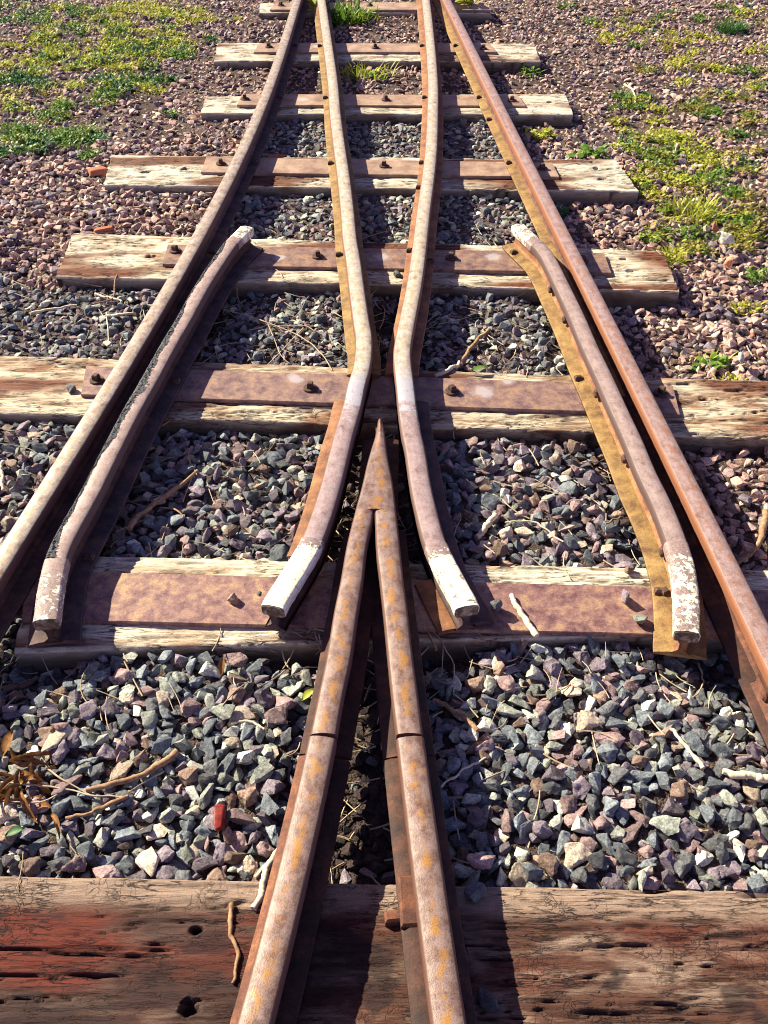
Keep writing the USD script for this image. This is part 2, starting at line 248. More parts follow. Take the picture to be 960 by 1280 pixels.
_d = (at(960, 1112) - at(0, 1093)); _n = np.array([-_d[1], _d[0]]) / np.linalg.norm(_d); _o = float(_n @ at(0, 1093)); _band = (float(_n[0]), float(_n[1]), _o - 0.062, _o - 0.030)
M = dict(
    soil=plain_mat('soil', (0.035, 0.022, 0.018), (0.13, 0.085, 0.065), 45, 0.95, 0.8, 0.01),
    wood_front=wood_mat('wood_front', (0.33, 0.23, 0.175), (0.085, 0.036, 0.024), (0.014, 0.008, 0.010), 0.42, red=(0.115, 0.020, 0.011), craze=0.6, band=_band),
    wood_pale=wood_mat('wood_pale', (0.68, 0.59, 0.46), (0.36, 0.22, 0.13), (0.035, 0.018, 0.014), 0.56, red=(0.17, 0.06, 0.032)),
    wood_mid=wood_mat('wood_mid', (0.62, 0.52, 0.385), (0.25, 0.125, 0.07), (0.03, 0.016, 0.014), 0.52, red=(0.19, 0.075, 0.045)),
    wood_far=wood_mat('wood_far', (0.66, 0.59, 0.48), (0.38, 0.27, 0.19), (0.04, 0.022, 0.018), 0.57, red=(0.17, 0.07, 0.04)),
    rust_mid=rust_mat('rust_mid', (0.06, 0.02, 0.012), (0.15, 0.05, 0.026), (0.26, 0.10, 0.045)),
    rust_shaded=rust_mat('rust_shaded', (0.022, 0.010, 0.010), (0.055, 0.022, 0.016), (0.11, 0.042, 0.026)),  # darkened rust, shade painted into rail sides and feet
    rust_red=rust_mat('rust_red', (0.04, 0.014, 0.011), (0.10, 0.034, 0.020), (0.20, 0.07, 0.034)),
    rust_purple=rust_mat('rust_purple', (0.03, 0.016, 0.021), (0.07, 0.036, 0.04), (0.12, 0.062, 0.056)),
    rust_ochre=rust_mat('rust_ochre', (0.11, 0.055, 0.024), (0.24, 0.135, 0.045), (0.33, 0.205, 0.075), 20),
    rust_orange=rust_mat('rust_orange', (0.13, 0.05, 0.026), (0.25, 0.105, 0.046), (0.36, 0.165, 0.075)),
    rust_end=rust_mat('rust_end', (0.05, 0.03, 0.02), (0.14, 0.08, 0.05), (0.42, 0.34, 0.24), 60),
    bolt=rust_mat('bolt_rust', (0.03, 0.014, 0.012), (0.07, 0.034, 0.026), (0.15, 0.075, 0.05), 60),
    tar=plain_mat('old_grease', (0.012, 0.012, 0.016), (0.07, 0.07, 0.085), 150, 0.55, 0.9, 0.004),
    twig=plain_mat('twig_bark', (0.17, 0.085, 0.045), (0.42, 0.26, 0.15), 90, 0.8, 0.7),
    twig_pale=plain_mat('twig_pale', (0.42, 0.33, 0.24), (0.72, 0.62, 0.48), 70, 0.75, 0.5),
    twig_dark=plain_mat('twig_dark', (0.06, 0.035, 0.028), (0.20, 0.12, 0.09), 80, 0.85, 0.7),
    straw=plain_mat('dry_straw', (0.24, 0.16, 0.10), (0.58, 0.46, 0.31), 35, 0.7, 0.2),
    leaf_dry=plain_mat('leaf_dry', (0.13, 0.045, 0.015), (0.40, 0.19, 0.055), 60, 0.6, 0.3, 0.002, 0.2),
    leaf_lime=plain_mat('leaf_lime', (0.28, 0.31, 0.03), (0.50, 0.50, 0.06), 14, 0.55, 0.1, 0.001, 0.3),
    leaf_green=plain_mat('leaf_green', (0.06, 0.15, 0.02), (0.19, 0.30, 0.04), 18, 0.5, 0.1, 0.001, 0.3),
    leaf_dark=plain_mat('leaf_dark', (0.025, 0.09, 0.03), (0.075, 0.19, 0.05), 18, 0.5, 0.1, 0.001, 0.25),
    leaf_olive=plain_mat('leaf_olive', (0.20, 0.17, 0.04), (0.38, 0.32, 0.08), 14, 0.6, 0.1, 0.001, 0.25),
    brick=plain_mat('brick_orange', (0.30, 0.09, 0.05), (0.48, 0.18, 0.10), 90, 0.9, 0.5),
    red=plain_mat('red_flake', (0.06, 0.006, 0.006), (0.30, 0.022, 0.014), 90, 0.5, 0.5),
)
HD = 0.094          # height of the running surface above the sleeper tops; rails stand on 12 mm plates
RB = 0.0122

# ---------------------------------------------------------------- sleepers (corners measured on their top faces)
def pts(*a): return [at(x, y) for x, y in a]
BL, BR, FR, FL = range(4)
_s1b = (at(0, 1093), at(960, 1112))
def extend(a, b, xa, xb):
    d = (b - a) / (b[0] - a[0]); return a + d * (xa - a[0]), a + d * (xb - a[0])
sl = []
a, b = extend(*_s1b, -1.28, 1.16); sl.append([a, b, b - [0, 0.30], a - [0, 0.30]])
a, b = extend(at(130, 694), at(700, 706), -0.80, 1.18); d, c = extend(at(130, 811), at(600, 799), -0.775, 1.18); sl.append([a, b, c, d])
a, b = extend(at(0, 443), at(940, 475), -1.34, 1.30); c, d = extend(at(0, 515), at(940, 547), -1.33, 1.31); sl.append([a, b, d, c])
sl.append(pts((92, 291), (828, 312), (849, 364), (70, 346)))
sl.append(pts((140, 193), (769, 199), (798, 238), (130, 231)))
sl.append(pts((258, 120), (706, 117), (716, 143), (251, 141)))
sl.append(pts((273, 53), (667, 54), (676, 76), (267, 76)))
sl.append(pts((326, 3), (606, 2), (614, 15), (324, 16)))
HOLES = {3: [(189, 320), (779, 323), (787, 338), (218, 325)], 4: [(232, 211), (745, 210), (752, 223), (183, 215)], 0: [(246, 1163), (236, 1260)], 2: [(880, 500)], 5: [(688, 128)], 6: []}
HOLES = {k: [at(*p) for p in v] for k, v in HOLES.items()}
def sleeper(k, nu, nv, thick=0.15, amp=1.0):
    bl, br, fr, fl = sl[k]; seed = 100 * k + 5
    u = np.linspace(0, 1, nu)[:, None]; r = 0.010
    t_side = np.linspace(-thick, -r, 6); arc = np.linspace(0, np.pi / 2, 5)[1:-1]
    top = np.linspace(0, 1, nv)
    F = fl * (1 - u) + fr * u; B = bl * (1 - u) + br * u; W = np.linalg.norm(B - F, axis=1).mean(); rr = r / W
    prof = [(0, z, -1) for z in t_side] + [(rr * (1 - math.cos(x)), -r + r * math.sin(x), -1) for x in arc] + [(rr + (1 - 2 * rr) * q, 0, 0) for q in top] \
        + [(1 - rr * (1 - math.cos(x)), -r + r * math.sin(x), 1) for x in arc[::-1]] + [(1, z, 1) for z in t_side[::-1]]
    T, Z, S = (np.array(c)[None, :] for c in zip(*prof))
    X = F[:, :1] * (1 - T) + B[:, :1] * T; Y = F[:, 1:] * (1 - T) + B[:, 1:] * T
    t = T * W                                                   # metres across
    L = np.linalg.norm(fr - fl); uu = u * L
    ones = np.ones_like(T)
    warp = 0.02 * (fb(N3(X * 2.5, Y * 9, seed), 3, seed) - 0.5)
    g1 = fb(N3(X * 9, (Y + warp) * 170, 1), 3, seed) - 0.5
    g2 = fb(N3(X * 2.2, (Y + warp) * 42, 2), 3, seed + 7) - 0.5
    cr = fb(N3(X * (0.7 if k == 0 else 1.6), (Y + warp * 1.6) * (34 if k == 0 else 30), 3), 4, seed + 13); gate = fb(N3(X * 2.8, Y * 7, 4), 2, seed + 21) + (0.07 if k == 0 else 0)
    crack = np.clip(1 - np.abs(cr - 0.5) / (0.012 if k == 0 else 0.016), 0, 1) * np.clip((gate - 0.48) / 0.10, 0, 1)
    cr2 = fb(N3(X * 3.4, (Y + warp) * 70, 5), 2, seed + 31); gate2 = fb(N3(X * 3.5, Y * 12, 6), 2, seed + 41)
    crack2 = np.clip(1 - np.abs(cr2 - 0.5) / 0.035, 0, 1) * np.clip((gate2 - 0.46) / 0.1, 0, 1)
    pit = np.clip((fb(N3(X * 14, Y * 110, 8), 4, seed + 51) - 0.62) / 0.08, 0, 1) * (0.0 if k == 0 else 0.7)
    big = fb(N3(X * 2, Y * 4, 9), 3, seed + 61) - 0.5
    g0 = fb(N3(X * 28, (Y + warp) * 420, 1.5), 2, seed + 2) - 0.5
    H = amp * (0.0020 * g0 + 0.0040 * g1 + 0.006 * g2 + 0.009 * big - 0.010 * crack - 0.006 * crack2 - 0.005 * pit)
    dirt_shade = np.clip(0.95 * crack + 0.7 * crack2 + 0.75 * pit, 0, 1)
    for hx, hy in HOLES.get(k, []):
        d = np.hypot((X - hx) / 0.013, (Y - hy) / 0.009) * (0.2 + 1.7 * fb(N3(X * 60, Y * 130, 33), 4, seed)); w = np.clip((1.1 - d) * 1.6, 0, 1); H = H - 0.022 * w; dirt_shade = np.maximum(dirt_shade, np.clip(w * 1.6, 0, 1))
    ridge = 0.012 * (fb(N3(X * 11, S * 3.0 + 0 * X, 11), 4, seed + 71) - 0.5) + 0.006 * (fb(N3(X * 40, S * 5.0 + Z * 60 + 0 * X, 12), 3, seed + 75) - 0.5)
    edge = np.exp(-np.minimum(t, W - t) / 0.012)                 # worn edges dip
    Zf = Z + np.where(S == 0, H - 0.004 * edge * (0.5 + fb(N3(X * 14, Y * 14, 14), 2, seed + 81)), np.where(Z > -r, H, 0))
    Yf = Y + np.where(S != 0, S * (0.3 * ridge) + 0.0, 0) + S * 0.004 * crack2 * 0
    Yf = Yf + 0.35 * ridge * np.where(T < 0.5, -1, 1) * np.clip(edge, 0, 1) * (S == 0)
    endn = 0.012 * (fb(N3(Y * 60, Z * 30 + 0 * Y, 15), 3, seed + 91) - 0.5) * np.where(u < 0.5, -1, 1)
    Xf = X + endn * np.exp(-np.minimum(uu, L - uu) / 0.02)
    rings = np.stack([Xf + 0 * Yf, Yf, Zf + 0 * Yf], -1)
    v, f = loft(rings)
    red = np.clip((fb(N3(X * 1.8, Y * 9, 21), 3, seed + 3) - (0.44 if k == 0 else 0.54)) / 0.10, 0, 1)
    dirt_shade = np.maximum(dirt_shade, 0.86 * np.clip((-Z - 0.005) / 0.008, 0, 1)); red = red * (S == 0)  # timber sides darkened in the colour below the top edge, standing for shade
    if k == 0:                                                   # the nearest timber: pale along its back edge, red-brown and creosoted on the left
        band = np.clip((W - t - 0.045 + 0.03 * big) / 0.03, 0, 1)
        lft = np.clip((0.1 - X) / 0.25, 0, 1); rn = np.clip((fb(N3(X * 3.2, Y * 13, 23), 4, 77) - 0.43) / 0.14, 0, 1); red = np.clip(red * 0.5 * (1 - lft) + lft * (0.15 + 0.85 * rn), 0, 1) * band
        dirt_shade = np.maximum(dirt_shade, lft * band * np.clip(0.62 * (1 - rn) + 0.5 * (fb(N3(X * 9, Y * 60, 24), 3, 79) - 0.5), 0, 0.75))
        blot = np.clip((fb(N3(X * 11, Y * 22, 31), 4, seed + 8) - 0.585) / 0.045, 0, 1) * band
        dirt_shade = np.maximum(dirt_shade, 0.7 * blot)
    uv = loft_uv(np.stack([dirt_shade + 0 * Yf, red + 0 * Yf], -1))
    return v, f, uv
SLEEPER_LOOK = [
    (640, 92, 'wood_front', 'dark red-brown cracked timber sleeper filling the bottom edge of the picture'),
    (480, 56, 'wood_pale', 'cream weathered timber sleeper under the white painted rail ends, mostly covered by its plate'),
    (480, 60, 'wood_mid', 'long weathered timber sleeper just beyond the tip of the crossing nose'),
    (420, 54, 'wood_pale', 'pale bleached timber sleeper under the far flared ends of the check rails'),
    (340, 40, 'wood_far', 'grey bleached timber sleeper wider than the track, next beyond the far check rail ends'),
    (240, 28, 'wood_far', 'short grey timber sleeper, third one counted from the top of the picture'),
    (200, 24, 'wood_far', 'narrow pale timber sleeper beside the small bright weed between the far rails'),
    (140, 20, 'wood_far', 'farthest timber sleeper at the top edge behind the lush green weed')]
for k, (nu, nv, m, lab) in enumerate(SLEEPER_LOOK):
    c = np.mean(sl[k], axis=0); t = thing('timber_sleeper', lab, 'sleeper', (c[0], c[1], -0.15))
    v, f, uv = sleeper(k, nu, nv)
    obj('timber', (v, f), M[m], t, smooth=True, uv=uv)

# ---------------------------------------------------------------- rails
def curve(px, poly=None, sig=1.5, ext=None, step=0.012, z=HD):
    """Plan curve of a rail through points measured along the middle of its head; returns stations (n, 2) from near to far."""
    P = np.array(sorted([tuple(at(x, y, z)) for x, y in px], key=lambda q: q[1]))
    y0, y1 = P[0, 1], P[-1, 1]
    if ext: y0, y1 = (ext[0] if ext[0] is not None else y0), (ext[1] if ext[1] is not None else y1)
    ys = np.arange(y0, y1 + step / 2, step)
    if poly: xs = np.polyval(np.polyfit(P[:, 1], P[:, 0], poly), ys)
    else:
        xs = PchipInterpolator(P[:, 1], P[:, 0], extrapolate=True)(np.clip(ys, P[0, 1], P[-1, 1]))
        for end, s in ((0, -1), (-1, 1)):
            a, b = (P[0], P[1]) if end == 0 else (P[-1], P[-2]); sl_ = (a[0] - b[0]) / (a[1] - b[1]); o = ys < P[0, 1] if end == 0 else ys > P[-1, 1]
            xs[o] = a[0] + sl_ * (ys[o] - a[1])
        xs = gaussian_filter1d(xs, sig, mode='nearest') if sig else xs
    return np.stack([xs, ys], 1)
def frame(c):
    t = np.gradient(c, axis=0); t /= np.linalg.norm(t, axis=1, keepdims=True); return np.stack([t[:, 1], -t[:, 0]], 1)   # to the right
def arcpts(cx, cz, r, a0, a1, n): 
    a = np.radians(np.linspace(a0, a1, n)); return [(cx + r * math.cos(x), cz + r * math.sin(x)) for x in a]
HW = 0.0255
HEAD = [(-HW + 0.003, -0.030), (HW - 0.003, -0.030), (HW, -0.026)] + arcpts(HW - 0.0085, -0.0108, 0.0085, 0, 70, 6) + [(0.014, -0.0013), (0.007, -0.0003), (0, 0), (-0.007, -0.0003), (-0.014, -0.0013)] + arcpts(-HW + 0.0085, -0.0108, 0.0085, 110, 180, 6) + [(-HW, -0.026)]
HEAD = np.array(HEAD)
WEB = np.array([(-0.017, -0.0275), (0.017, -0.0275), (0.0085, -0.036), (0.0075, -0.060), (0.012, -0.068), (0.024, -0.0735), (-0.024, -0.0735), (-0.012, -0.068), (-0.0075, -0.060), (-0.0085, -0.036)])
FOOT = np.array([(-0.049, -0.0818), (0.049, -0.0818), (0.049, -0.0765), (0.047, -0.0750), (0.022, -0.0690), (-0.022, -0.0690), (-0.047, -0.0750), (-0.049, -0.0765)])
def sweep(c, prof, z=HD, scale=None, wob=0.0, seed=0, lo=None, hi=None):
    nrm = frame(c); rel = np.broadcast_to(prof, (len(c),) + prof.shape).copy()
    s = np.concatenate([[0], np.cumsum(np.linalg.norm(np.diff(c, axis=0), axis=1))])
    if wob:
        n = fb(np.stack([s[:, None] * 60 + 0 * prof[None, :, 0], 0 * s[:, None] + np.arange(len(prof))[None] * 0.7, 0 * s[:, None] + 0 * prof[None, :, 0]], -1), 3, seed) - 0.5
        rel = rel + wob * n[..., None] * np.sign(prof)[None]
    ring = np.stack([c[:, None, 0] + nrm[:, None, 0] * rel[..., 0], c[:, None, 1] + nrm[:, None, 1] * rel[..., 0], z + rel[..., 1]], -1)
    v, f = loft(ring)
    uv = np.stack([np.broadcast_to(prof[:, 0] / HW, (len(c), len(prof))), np.broadcast_to(s[:, None], (len(c), len(prof)))], -1)
    uv = loft_uv(uv)
    return v, f, uv
def sub(c, y0, y1):
    """The stretch of a curve between two rows, with exact ends."""
    y0, y1 = max(y0, c[0, 1]), min(y1, c[-1, 1]); k = c[(c[:, 1] > y0 + 1e-4) & (c[:, 1] < y1 - 1e-4)]
    return np.vstack([[np.interp(y0, c[:, 1], c[:, 0]), y0], k, [np.interp(y1, c[:, 1], c[:, 0]), y1]])
def rail_part(name, c, prof, m, parent, wob=0.0012, seed=0, label=None, smooth=40, flip=False, z=HD):
    v, f, uv = sweep(c, prof, wob=wob, seed=seed, z=z)
    if flip: uv[:, 1] = uv[:, 1].max() - uv[:, 1]
    return obj(name, (v, f), m, parent, smooth=True, uv=uv, label=label) if uv is not None else None
LS = [(371.5, 0), (355, 53), (336.5, 107), (322, 140), (303, 190), (277.5, 240), (255.5, 280), (231, 320), (209.5, 360), (170.5, 430), (143.5, 470), (119.5, 510), (96.5, 550), (72.5, 590), (57, 610), (25, 660), (13, 680)]
RS = [(559, 0), (586.5, 53), (612, 107), (628, 140), (648, 180), (668.5, 220), (689, 260), (708, 300), (739, 355), (760.5, 397), (778, 440), (796, 470), (814, 510), (832, 550), (853, 590), (866.5, 616), (895, 672), (924.5, 729), (951, 785)]
LW = [(402, 0), (409.5, 53), (416.5, 107), (419, 140), (424, 180), (429.5, 220), (434, 260), (437.5, 300), (441, 320), (446, 360), (451.5, 400), (455, 425), (454.5, 441), (451.5, 460), (445.5, 480), (441.5, 500), (436, 520), (430, 540), (425, 560), (415, 600), (402.5, 641), (390, 674), (367, 713), (339, 757)]
RW = [(532.5, 0), (538, 53), (541.5, 107), (541, 140), (539.5, 180), (535.5, 220), (530, 260), (526.5, 290), (523, 320), (517, 360), (509, 400), (503.5, 430), (502.5, 441), (504, 460), (506.5, 480), (508.5, 500), (511, 520), (514.5, 540), (519, 560), (525, 600), (534, 641), (543, 674), (563, 716), (586, 757)]
LC = [(307, 285), (284, 307), (276, 320), (247, 360), (229.5, 400), (210, 430), (189, 470), (164, 510), (145, 550), (124, 590), (113, 610), (84, 660), (72, 685), (65, 710), (61, 735), (57, 772)]
LC = [(309, 283), (285, 307), (276, 320), (250, 360), (228, 400), (210, 430), (188, 470), (165, 510), (144, 550), (124, 590), (113, 612), (86, 660), (73, 685), (66, 710), (61, 735), (57, 774)]
RC = [(648, 281), (664, 296), (681, 313), (703, 355), (723, 397), (737, 430), (756, 470), (774, 510), (792.5, 550), (809, 590), (825, 622), (843, 666), (853, 698), (858, 729), (859, 789)]
VL = [(445, 682), (440, 722), (432, 763), (424, 820), (414.5, 860), (404, 917), (395.5, 966), (381, 1019), (370, 1060), (348.5, 1147), (329, 1235), (317.5, 1280)]
VR = [(484.5, 682), (489, 722), (494.5, 763), (500, 820), (505, 860), (512, 917), (517, 966), (526.5, 1019), (533, 1060), (537, 1100), (544, 1147), (555, 1235), (561, 1280)]
cLS = curve(LS, poly=4, ext=(0.25, 7.4)); cRS = curve(RS, poly=4, ext=(0.25, 7.4))
cLW = curve(LW, sig=1.6, ext=(None, 7.4)); cRW = curve(RW, sig=1.6, ext=(None, 7.4))
cLC = curve(LC, sig=1.6); cRC = curve(RC, sig=1.6)
jy = at(404, 917, HD)[1]
cVL = curve(VL, poly=2, ext=(0.15, None)); cVR = curve(VR, poly=2, ext=(0.15, None))
HM = dict(
    far=head_mat('head_far', (0.66, 0.58, 0.48), (0.48, 0.38, 0.30), (0.13, 0.055, 0.03), (0.46, 0.25, 0.09), 0.0, 0.4),
    left=head_mat('head_left', (0.43, 0.365, 0.315), (0.24, 0.165, 0.125), (0.085, 0.032, 0.024), (0.40, 0.24, 0.08), 0.05, 0.55),
    right=head_mat('head_right', (0.36, 0.255, 0.25), (0.24, 0.14, 0.12), (0.22, 0.08, 0.036), (0.34, 0.14, 0.065), 0.15, 0.7),
    wing=head_mat('head_wing', (0.53, 0.46, 0.39), (0.36, 0.275, 0.215), (0.15, 0.065, 0.04), (0.54, 0.37, 0.10), 0.0, 0.5, patch=(at(480, 438, HD)[1], at(480, 482, HD)[1])),
    check=head_mat('head_check', (0.36, 0.26, 0.245), (0.25, 0.17, 0.16), (0.085, 0.045, 0.042), (0.22, 0.11, 0.07), 0.1, 0.4, 0.55, 0.1),
    nose=head_mat('head_nose', (0.27, 0.185, 0.165), (0.14, 0.072, 0.056), (0.10, 0.038, 0.024), (0.36, 0.165, 0.032), 0.0, 0.95),
)
def spikes(rail, c, side, ys, m='bolt'):
    nrm = frame(c)
    for y in ys:
        i = int(np.argmin(np.abs(c[:, 1] - y))); p = c[i] + nrm[i] * side * 0.040
        a = math.atan2(nrm[i][1], nrm[i][0])
        v, f = join([rbox(p[0], p[1], RB + 0.008, RB + 0.021, 0.020, 0.016, a, 0.004), rbox(p[0] - nrm[i][0] * side * 0.008, p[1] - nrm[i][1] * side * 0.008, RB + 0.0085, RB + 0.016, 0.016, 0.012, a, 0.003)])
        obj('foot_spike', (v, f), M[m], rail, smooth=False)
SY = [float(np.mean([q[1] for q in s])) for s in sl]
PY = [None] + [float(at(480, y, RB)[1]) for y in (748, 481, 322, 207, 125, 60, 9)]   # middles of the plates
# stock rails
ls = thing('stock_rail', 'long curved outer rail along the left side of the crossing, pale worn top', 'rail', (cLS[0, 0], cLS[0, 1], RB), )
rail_part('head', cLS, HEAD, HM['left'], ls, 0.0010, 1); rail_part('web', cLS, WEB, M['rust_purple'], ls, 0.001, 2); rail_part('foot', cLS, FOOT, M['rust_purple'], ls, 0.001, 3)
spikes(ls, cLS, 1, [PY[3] + .02, PY[4], PY[5], PY[6]])
rs = thing('stock_rail', 'long rust-orange outer rail down the right side, bolted fishplate at its near end', 'rail', (cRS[0, 0], cRS[0, 1], RB))
rail_part('head', cRS, HEAD, HM['right'], rs, 0.0010, 4); rail_part('web', cRS, WEB, M['rust_red'], rs, 0.001, 5); yr = at(480, 500, RB)[1]; rail_part('foot', sub(cRS, yr, 9), FOOT, M['rust_ochre'], rs, 0.0005, 6); rail_part('foot', sub(cRS, -9, yr), FOOT, M['rust_shaded'], rs, 0.001, 7)
spikes(rs, cRS, -1, [PY[4], PY[5], PY[6], (PY[4] + PY[5]) / 2 + .1])
# fishplate with bolts on the left side of the right stock rail
fp0, fp1 = at(957, 822, HD)[1] + 0.0, 0.62
FP = np.array([(-0.0085, -0.033), (-0.024, -0.036), (-0.020, -0.050), (-0.024, -0.063), (-0.032, -0.0705), (-0.018, -0.0715), (-0.0085, -0.060)])
cf = sub(cRS, fp1, 1.135); v, f, _ = sweep(cf, FP); obj('fishplate', (v, f), M['rust_red'], rs, smooth=30)
nrm = frame(cRS)
for y in (1.085, 0.95, 0.80, 0.68):
    i = int(np.argmin(np.abs(cRS[:, 1] - y))); p = cRS[i]; n = -nrm[i]
    a = np.arange(12) * math.pi / 6; tdir = np.array([-n[1], n[0]]); R = []
    for off, rad in ((0.017, 0.0135), (0.027, 0.0125), (0.031, 0.007)):
        R.append([[p[0] + n[0] * off + tdir[0] * rad * math.cos(x), p[1] + n[1] * off + tdir[1] * rad * math.cos(x), HD - 0.050 + rad * math.sin(x)] for x in a])
    obj('fish_bolt', loft(np.array(R)), M['rust_red'], rs, smooth=30)
# wing rails: closure rail, knee, wing and painted flared end in one bent rail
def wing(c, label, y_paint, y_foot, m_foot_far, m_foot, y_end, pm, shift):
    r = thing('wing_rail', label, 'rail', (c[0, 0], c[0, 1], RB))
    near, far = sub(c, -9, y_paint), sub(c, y_paint, 9)
    rail_part('head', sub(far, y_paint, y_knee), HEAD, HM['wingn'], r, 0.001, 8)
    rail_part('head', sub(far, y_knee, 9), HEAD, HM['wing'], r, 0.001, 11)
    rail_part('painted_end', near, HEAD * [1.035, 1.0] + [0, 0.0006], pm, r, 0.0026, 9, label='white painted flared end of the rail', flip=True)
    rail_part('web', c, WEB, M['rust_purple'], r, 0.001, 10)
    rail_part('foot', sub(c, y_foot + 0.14, 9), FOOT, m_foot_far, r, 0.0005, 12); rail_part('foot', sub(c, y_end, y_foot), FOOT * [0.92, 1] + [shift, 0], m_foot, r, 0.0010, 13)
    return r
y_knee = at(480, 478, HD)[1]; y_pn = at(480, 752, HD)[1]
HM['wingn'] = head_mat('head_wing_near', (0.33, 0.235, 0.24), (0.23, 0.15, 0.15), (0.12, 0.06, 0.052), (0.40, 0.34, 0.35), 0.35, 0.3, 0.5, 0.1, patch=(at(480, 556, HD)[1], at(480, 486, HD)[1]))
PM = dict(lw=paint_mat('paint_left_wing', 0.36, (0.26, 0.175, 0.175)), rw=paint_mat('paint_right_wing', 0.41, (0.26, 0.175, 0.175)), lc=paint_mat('paint_left_check', 0.53, (0.28, 0.19, 0.18)),
          rc=paint_mat('paint_right_check', 0.495, (0.28, 0.19, 0.18)), far=paint_mat('paint_far', 0.47, (0.28, 0.19, 0.18)))
y_ft = at(480, 506, RB)[1]
lw = wing(cLW, 'bent inner rail left of the crossing nose, solid white paint on its flared near end', at(390, 672, HD)[1], y_ft, M['rust_ochre'], M['rust_orange'], at(480, 704, RB)[1], PM['lw'], -0.022)
rw = wing(cRW, 'bent inner rail right of the crossing nose, speckled white paint on its flared near end', at(543, 679, HD)[1], y_ft, M['rust_orange'], M['rust_purple'], at(480, 786, RB)[1], PM['rw'], 0.022)
v, f, _ = sweep(sub(cRW, at(480, 788, RB)[1], at(480, 726, RB)[1]), FOOT * [0.5, 1] + [-0.034, -0.0006]); obj('foot', (v, f), M['rust_orange'], rw, smooth=30)  # orange strip paints the sunlit side of the foot, purple the shaded one
spikes(lw, cLW, -1, [PY[3], PY[4], PY[6], PY[5]]); spikes(rw, cRW, -1, [PY[3] + 0.03, PY[4], PY[4] - 0.25, PY[5], PY[6]]); spikes(rw, cRW, 1, [PY[3] - 0.05])
# check rails
def check(c, label, y_near, y_far, mf, mw, pm, seed):
    r = thing('check_rail', label, 'rail', (c[0, 0], c[0, 1], RB))
    rail_part('head', sub(c, y_near, y_far), HEAD, HM['check'], r, 0.001, seed)
    rail_part('painted_end', sub(c, -9, y_near), HEAD * [1.03, 1.0] + [0, 0.0006], pm, r, 0.0026, seed + 1, label='flaking white painted near end', flip=True)
    rail_part('painted_end', sub(c, y_far, 9), HEAD * [1.03, 1.0] + [0, 0.0006], PM['far'], r, 0.0026, seed + 2, label='white painted far end')
    rail_part('web', c, WEB, mw, r, 0.001, seed + 3); d = c[1] - c[0]
    rail_part('foot', c, FOOT * [1.1, 1], mf, r, 0.0005, seed + 4)
    return r
lc = check(cLC, 'dark guard rail inside the left outer rail, black crust along its edge', at(66, 697, HD)[1], at(290, 302, HD)[1], M['rust_purple'], M['rust_shaded'], PM['lc'], 20)
rc = check(cRC, 'ochre footed guard rail inside the right outer rail, flaking white near end', at(846, 676, HD)[1], at(674, 304, HD)[1], M['rust_ochre'], M['rust_orange'], PM['rc'], 30)
spikes(rc, cRC, -1, [PY[1] + 0.01, PY[2] + 0.02, PY[3] + 0.03]); spikes(lc, cLC, 1, [PY[1] + 0.12, PY[2]])
nr_ = frame(cRC)
for row in (357, 393, 487, 566, 682):
    y = at(480, row, 0.06)[1]; i = int(np.argmin(np.abs(cRC[:, 1] - y))); p = cRC[i]; n = -nr_[i]; td = np.array([-n[1], n[0]]); a = np.arange(6) * math.pi / 3 + row; Rr = []
    for off, rad in ((0.006, 0.0135), (0.022, 0.013), (0.025, 0.010)): Rr.append([[p[0] + n[0] * off + td[0] * rad * math.cos(x), p[1] + n[1] * off + td[1] * rad * math.cos(x), HD - 0.049 + rad * math.sin(x)] for x in a])
    obj('through_bolt', loft(np.array(Rr)), M['bolt'], rc, smooth=False)
def lumps(c, side, y0, y1, seed):
    """The crackled black grease crust along one edge of a rail head: one lumpy ribbon."""
    rng = np.random.default_rng(seed); q = sub(c, y0, y1); d = np.concatenate([[0], np.cumsum(np.linalg.norm(np.diff(q, axis=0), axis=1))]); u = np.arange(0, d[-1], 0.0022)
    q = np.stack([np.interp(u, d, q[:, k]) for k in (0, 1)], 1); nr = frame(q); n = len(u)
    w = 0.004 + 0.055 * np.clip(fb(N3(u * 9, 0 * u, seed), 4, seed) - 0.30, 0, 1) + 0.004 * rng.random(n); w = np.where(fb(N3(u * 4, 0 * u + 5, seed), 2, seed + 2) < 0.33, 0.004, w)
    k = np.linspace(0, 1, 8); off = (HW + 0.0006) - w[:, None] * k[None]; x = np.clip(off / HW, 0, 1)
    top = -0.0005 - 0.010 * np.clip((x - 0.70) / 0.30, 0, 1) ** 2
    bump = np.clip(fb(N3(u[:, None] * 330 + 0 * k, k[None] * 5 + 0 * u[:, None], seed), 3, seed) - 0.28, 0, 1) * 0.0075 * np.sin(np.pi * np.clip(k * 0.8 + 0.2, 0, 1))[None]
    up = np.concatenate([np.stack([q[:, None, 0] + nr[:, None, 0] * side * off, q[:, None, 1] + nr[:, None, 1] * side * off, HD + top + bump], -1), np.stack([q[:, None, 0] + nr[:, None, 0] * side * off, q[:, None, 1] + nr[:, None, 1] * side * off, HD + top - 0.002], -1)[:, ::-1]], 1)
    return loft(up)
obj('grease_crust', lumps(cLC, -1, at(66, 697, HD)[1], at(290, 302, HD)[1], 4), M['tar'], lc, smooth=False, label='crackled black crust along the rail head edge')
obj('grease_crust', lumps(cRW, 1, at(480, 534, HD)[1], at(480, 484, HD)[1], 5), M['tar'], rw, smooth=False)
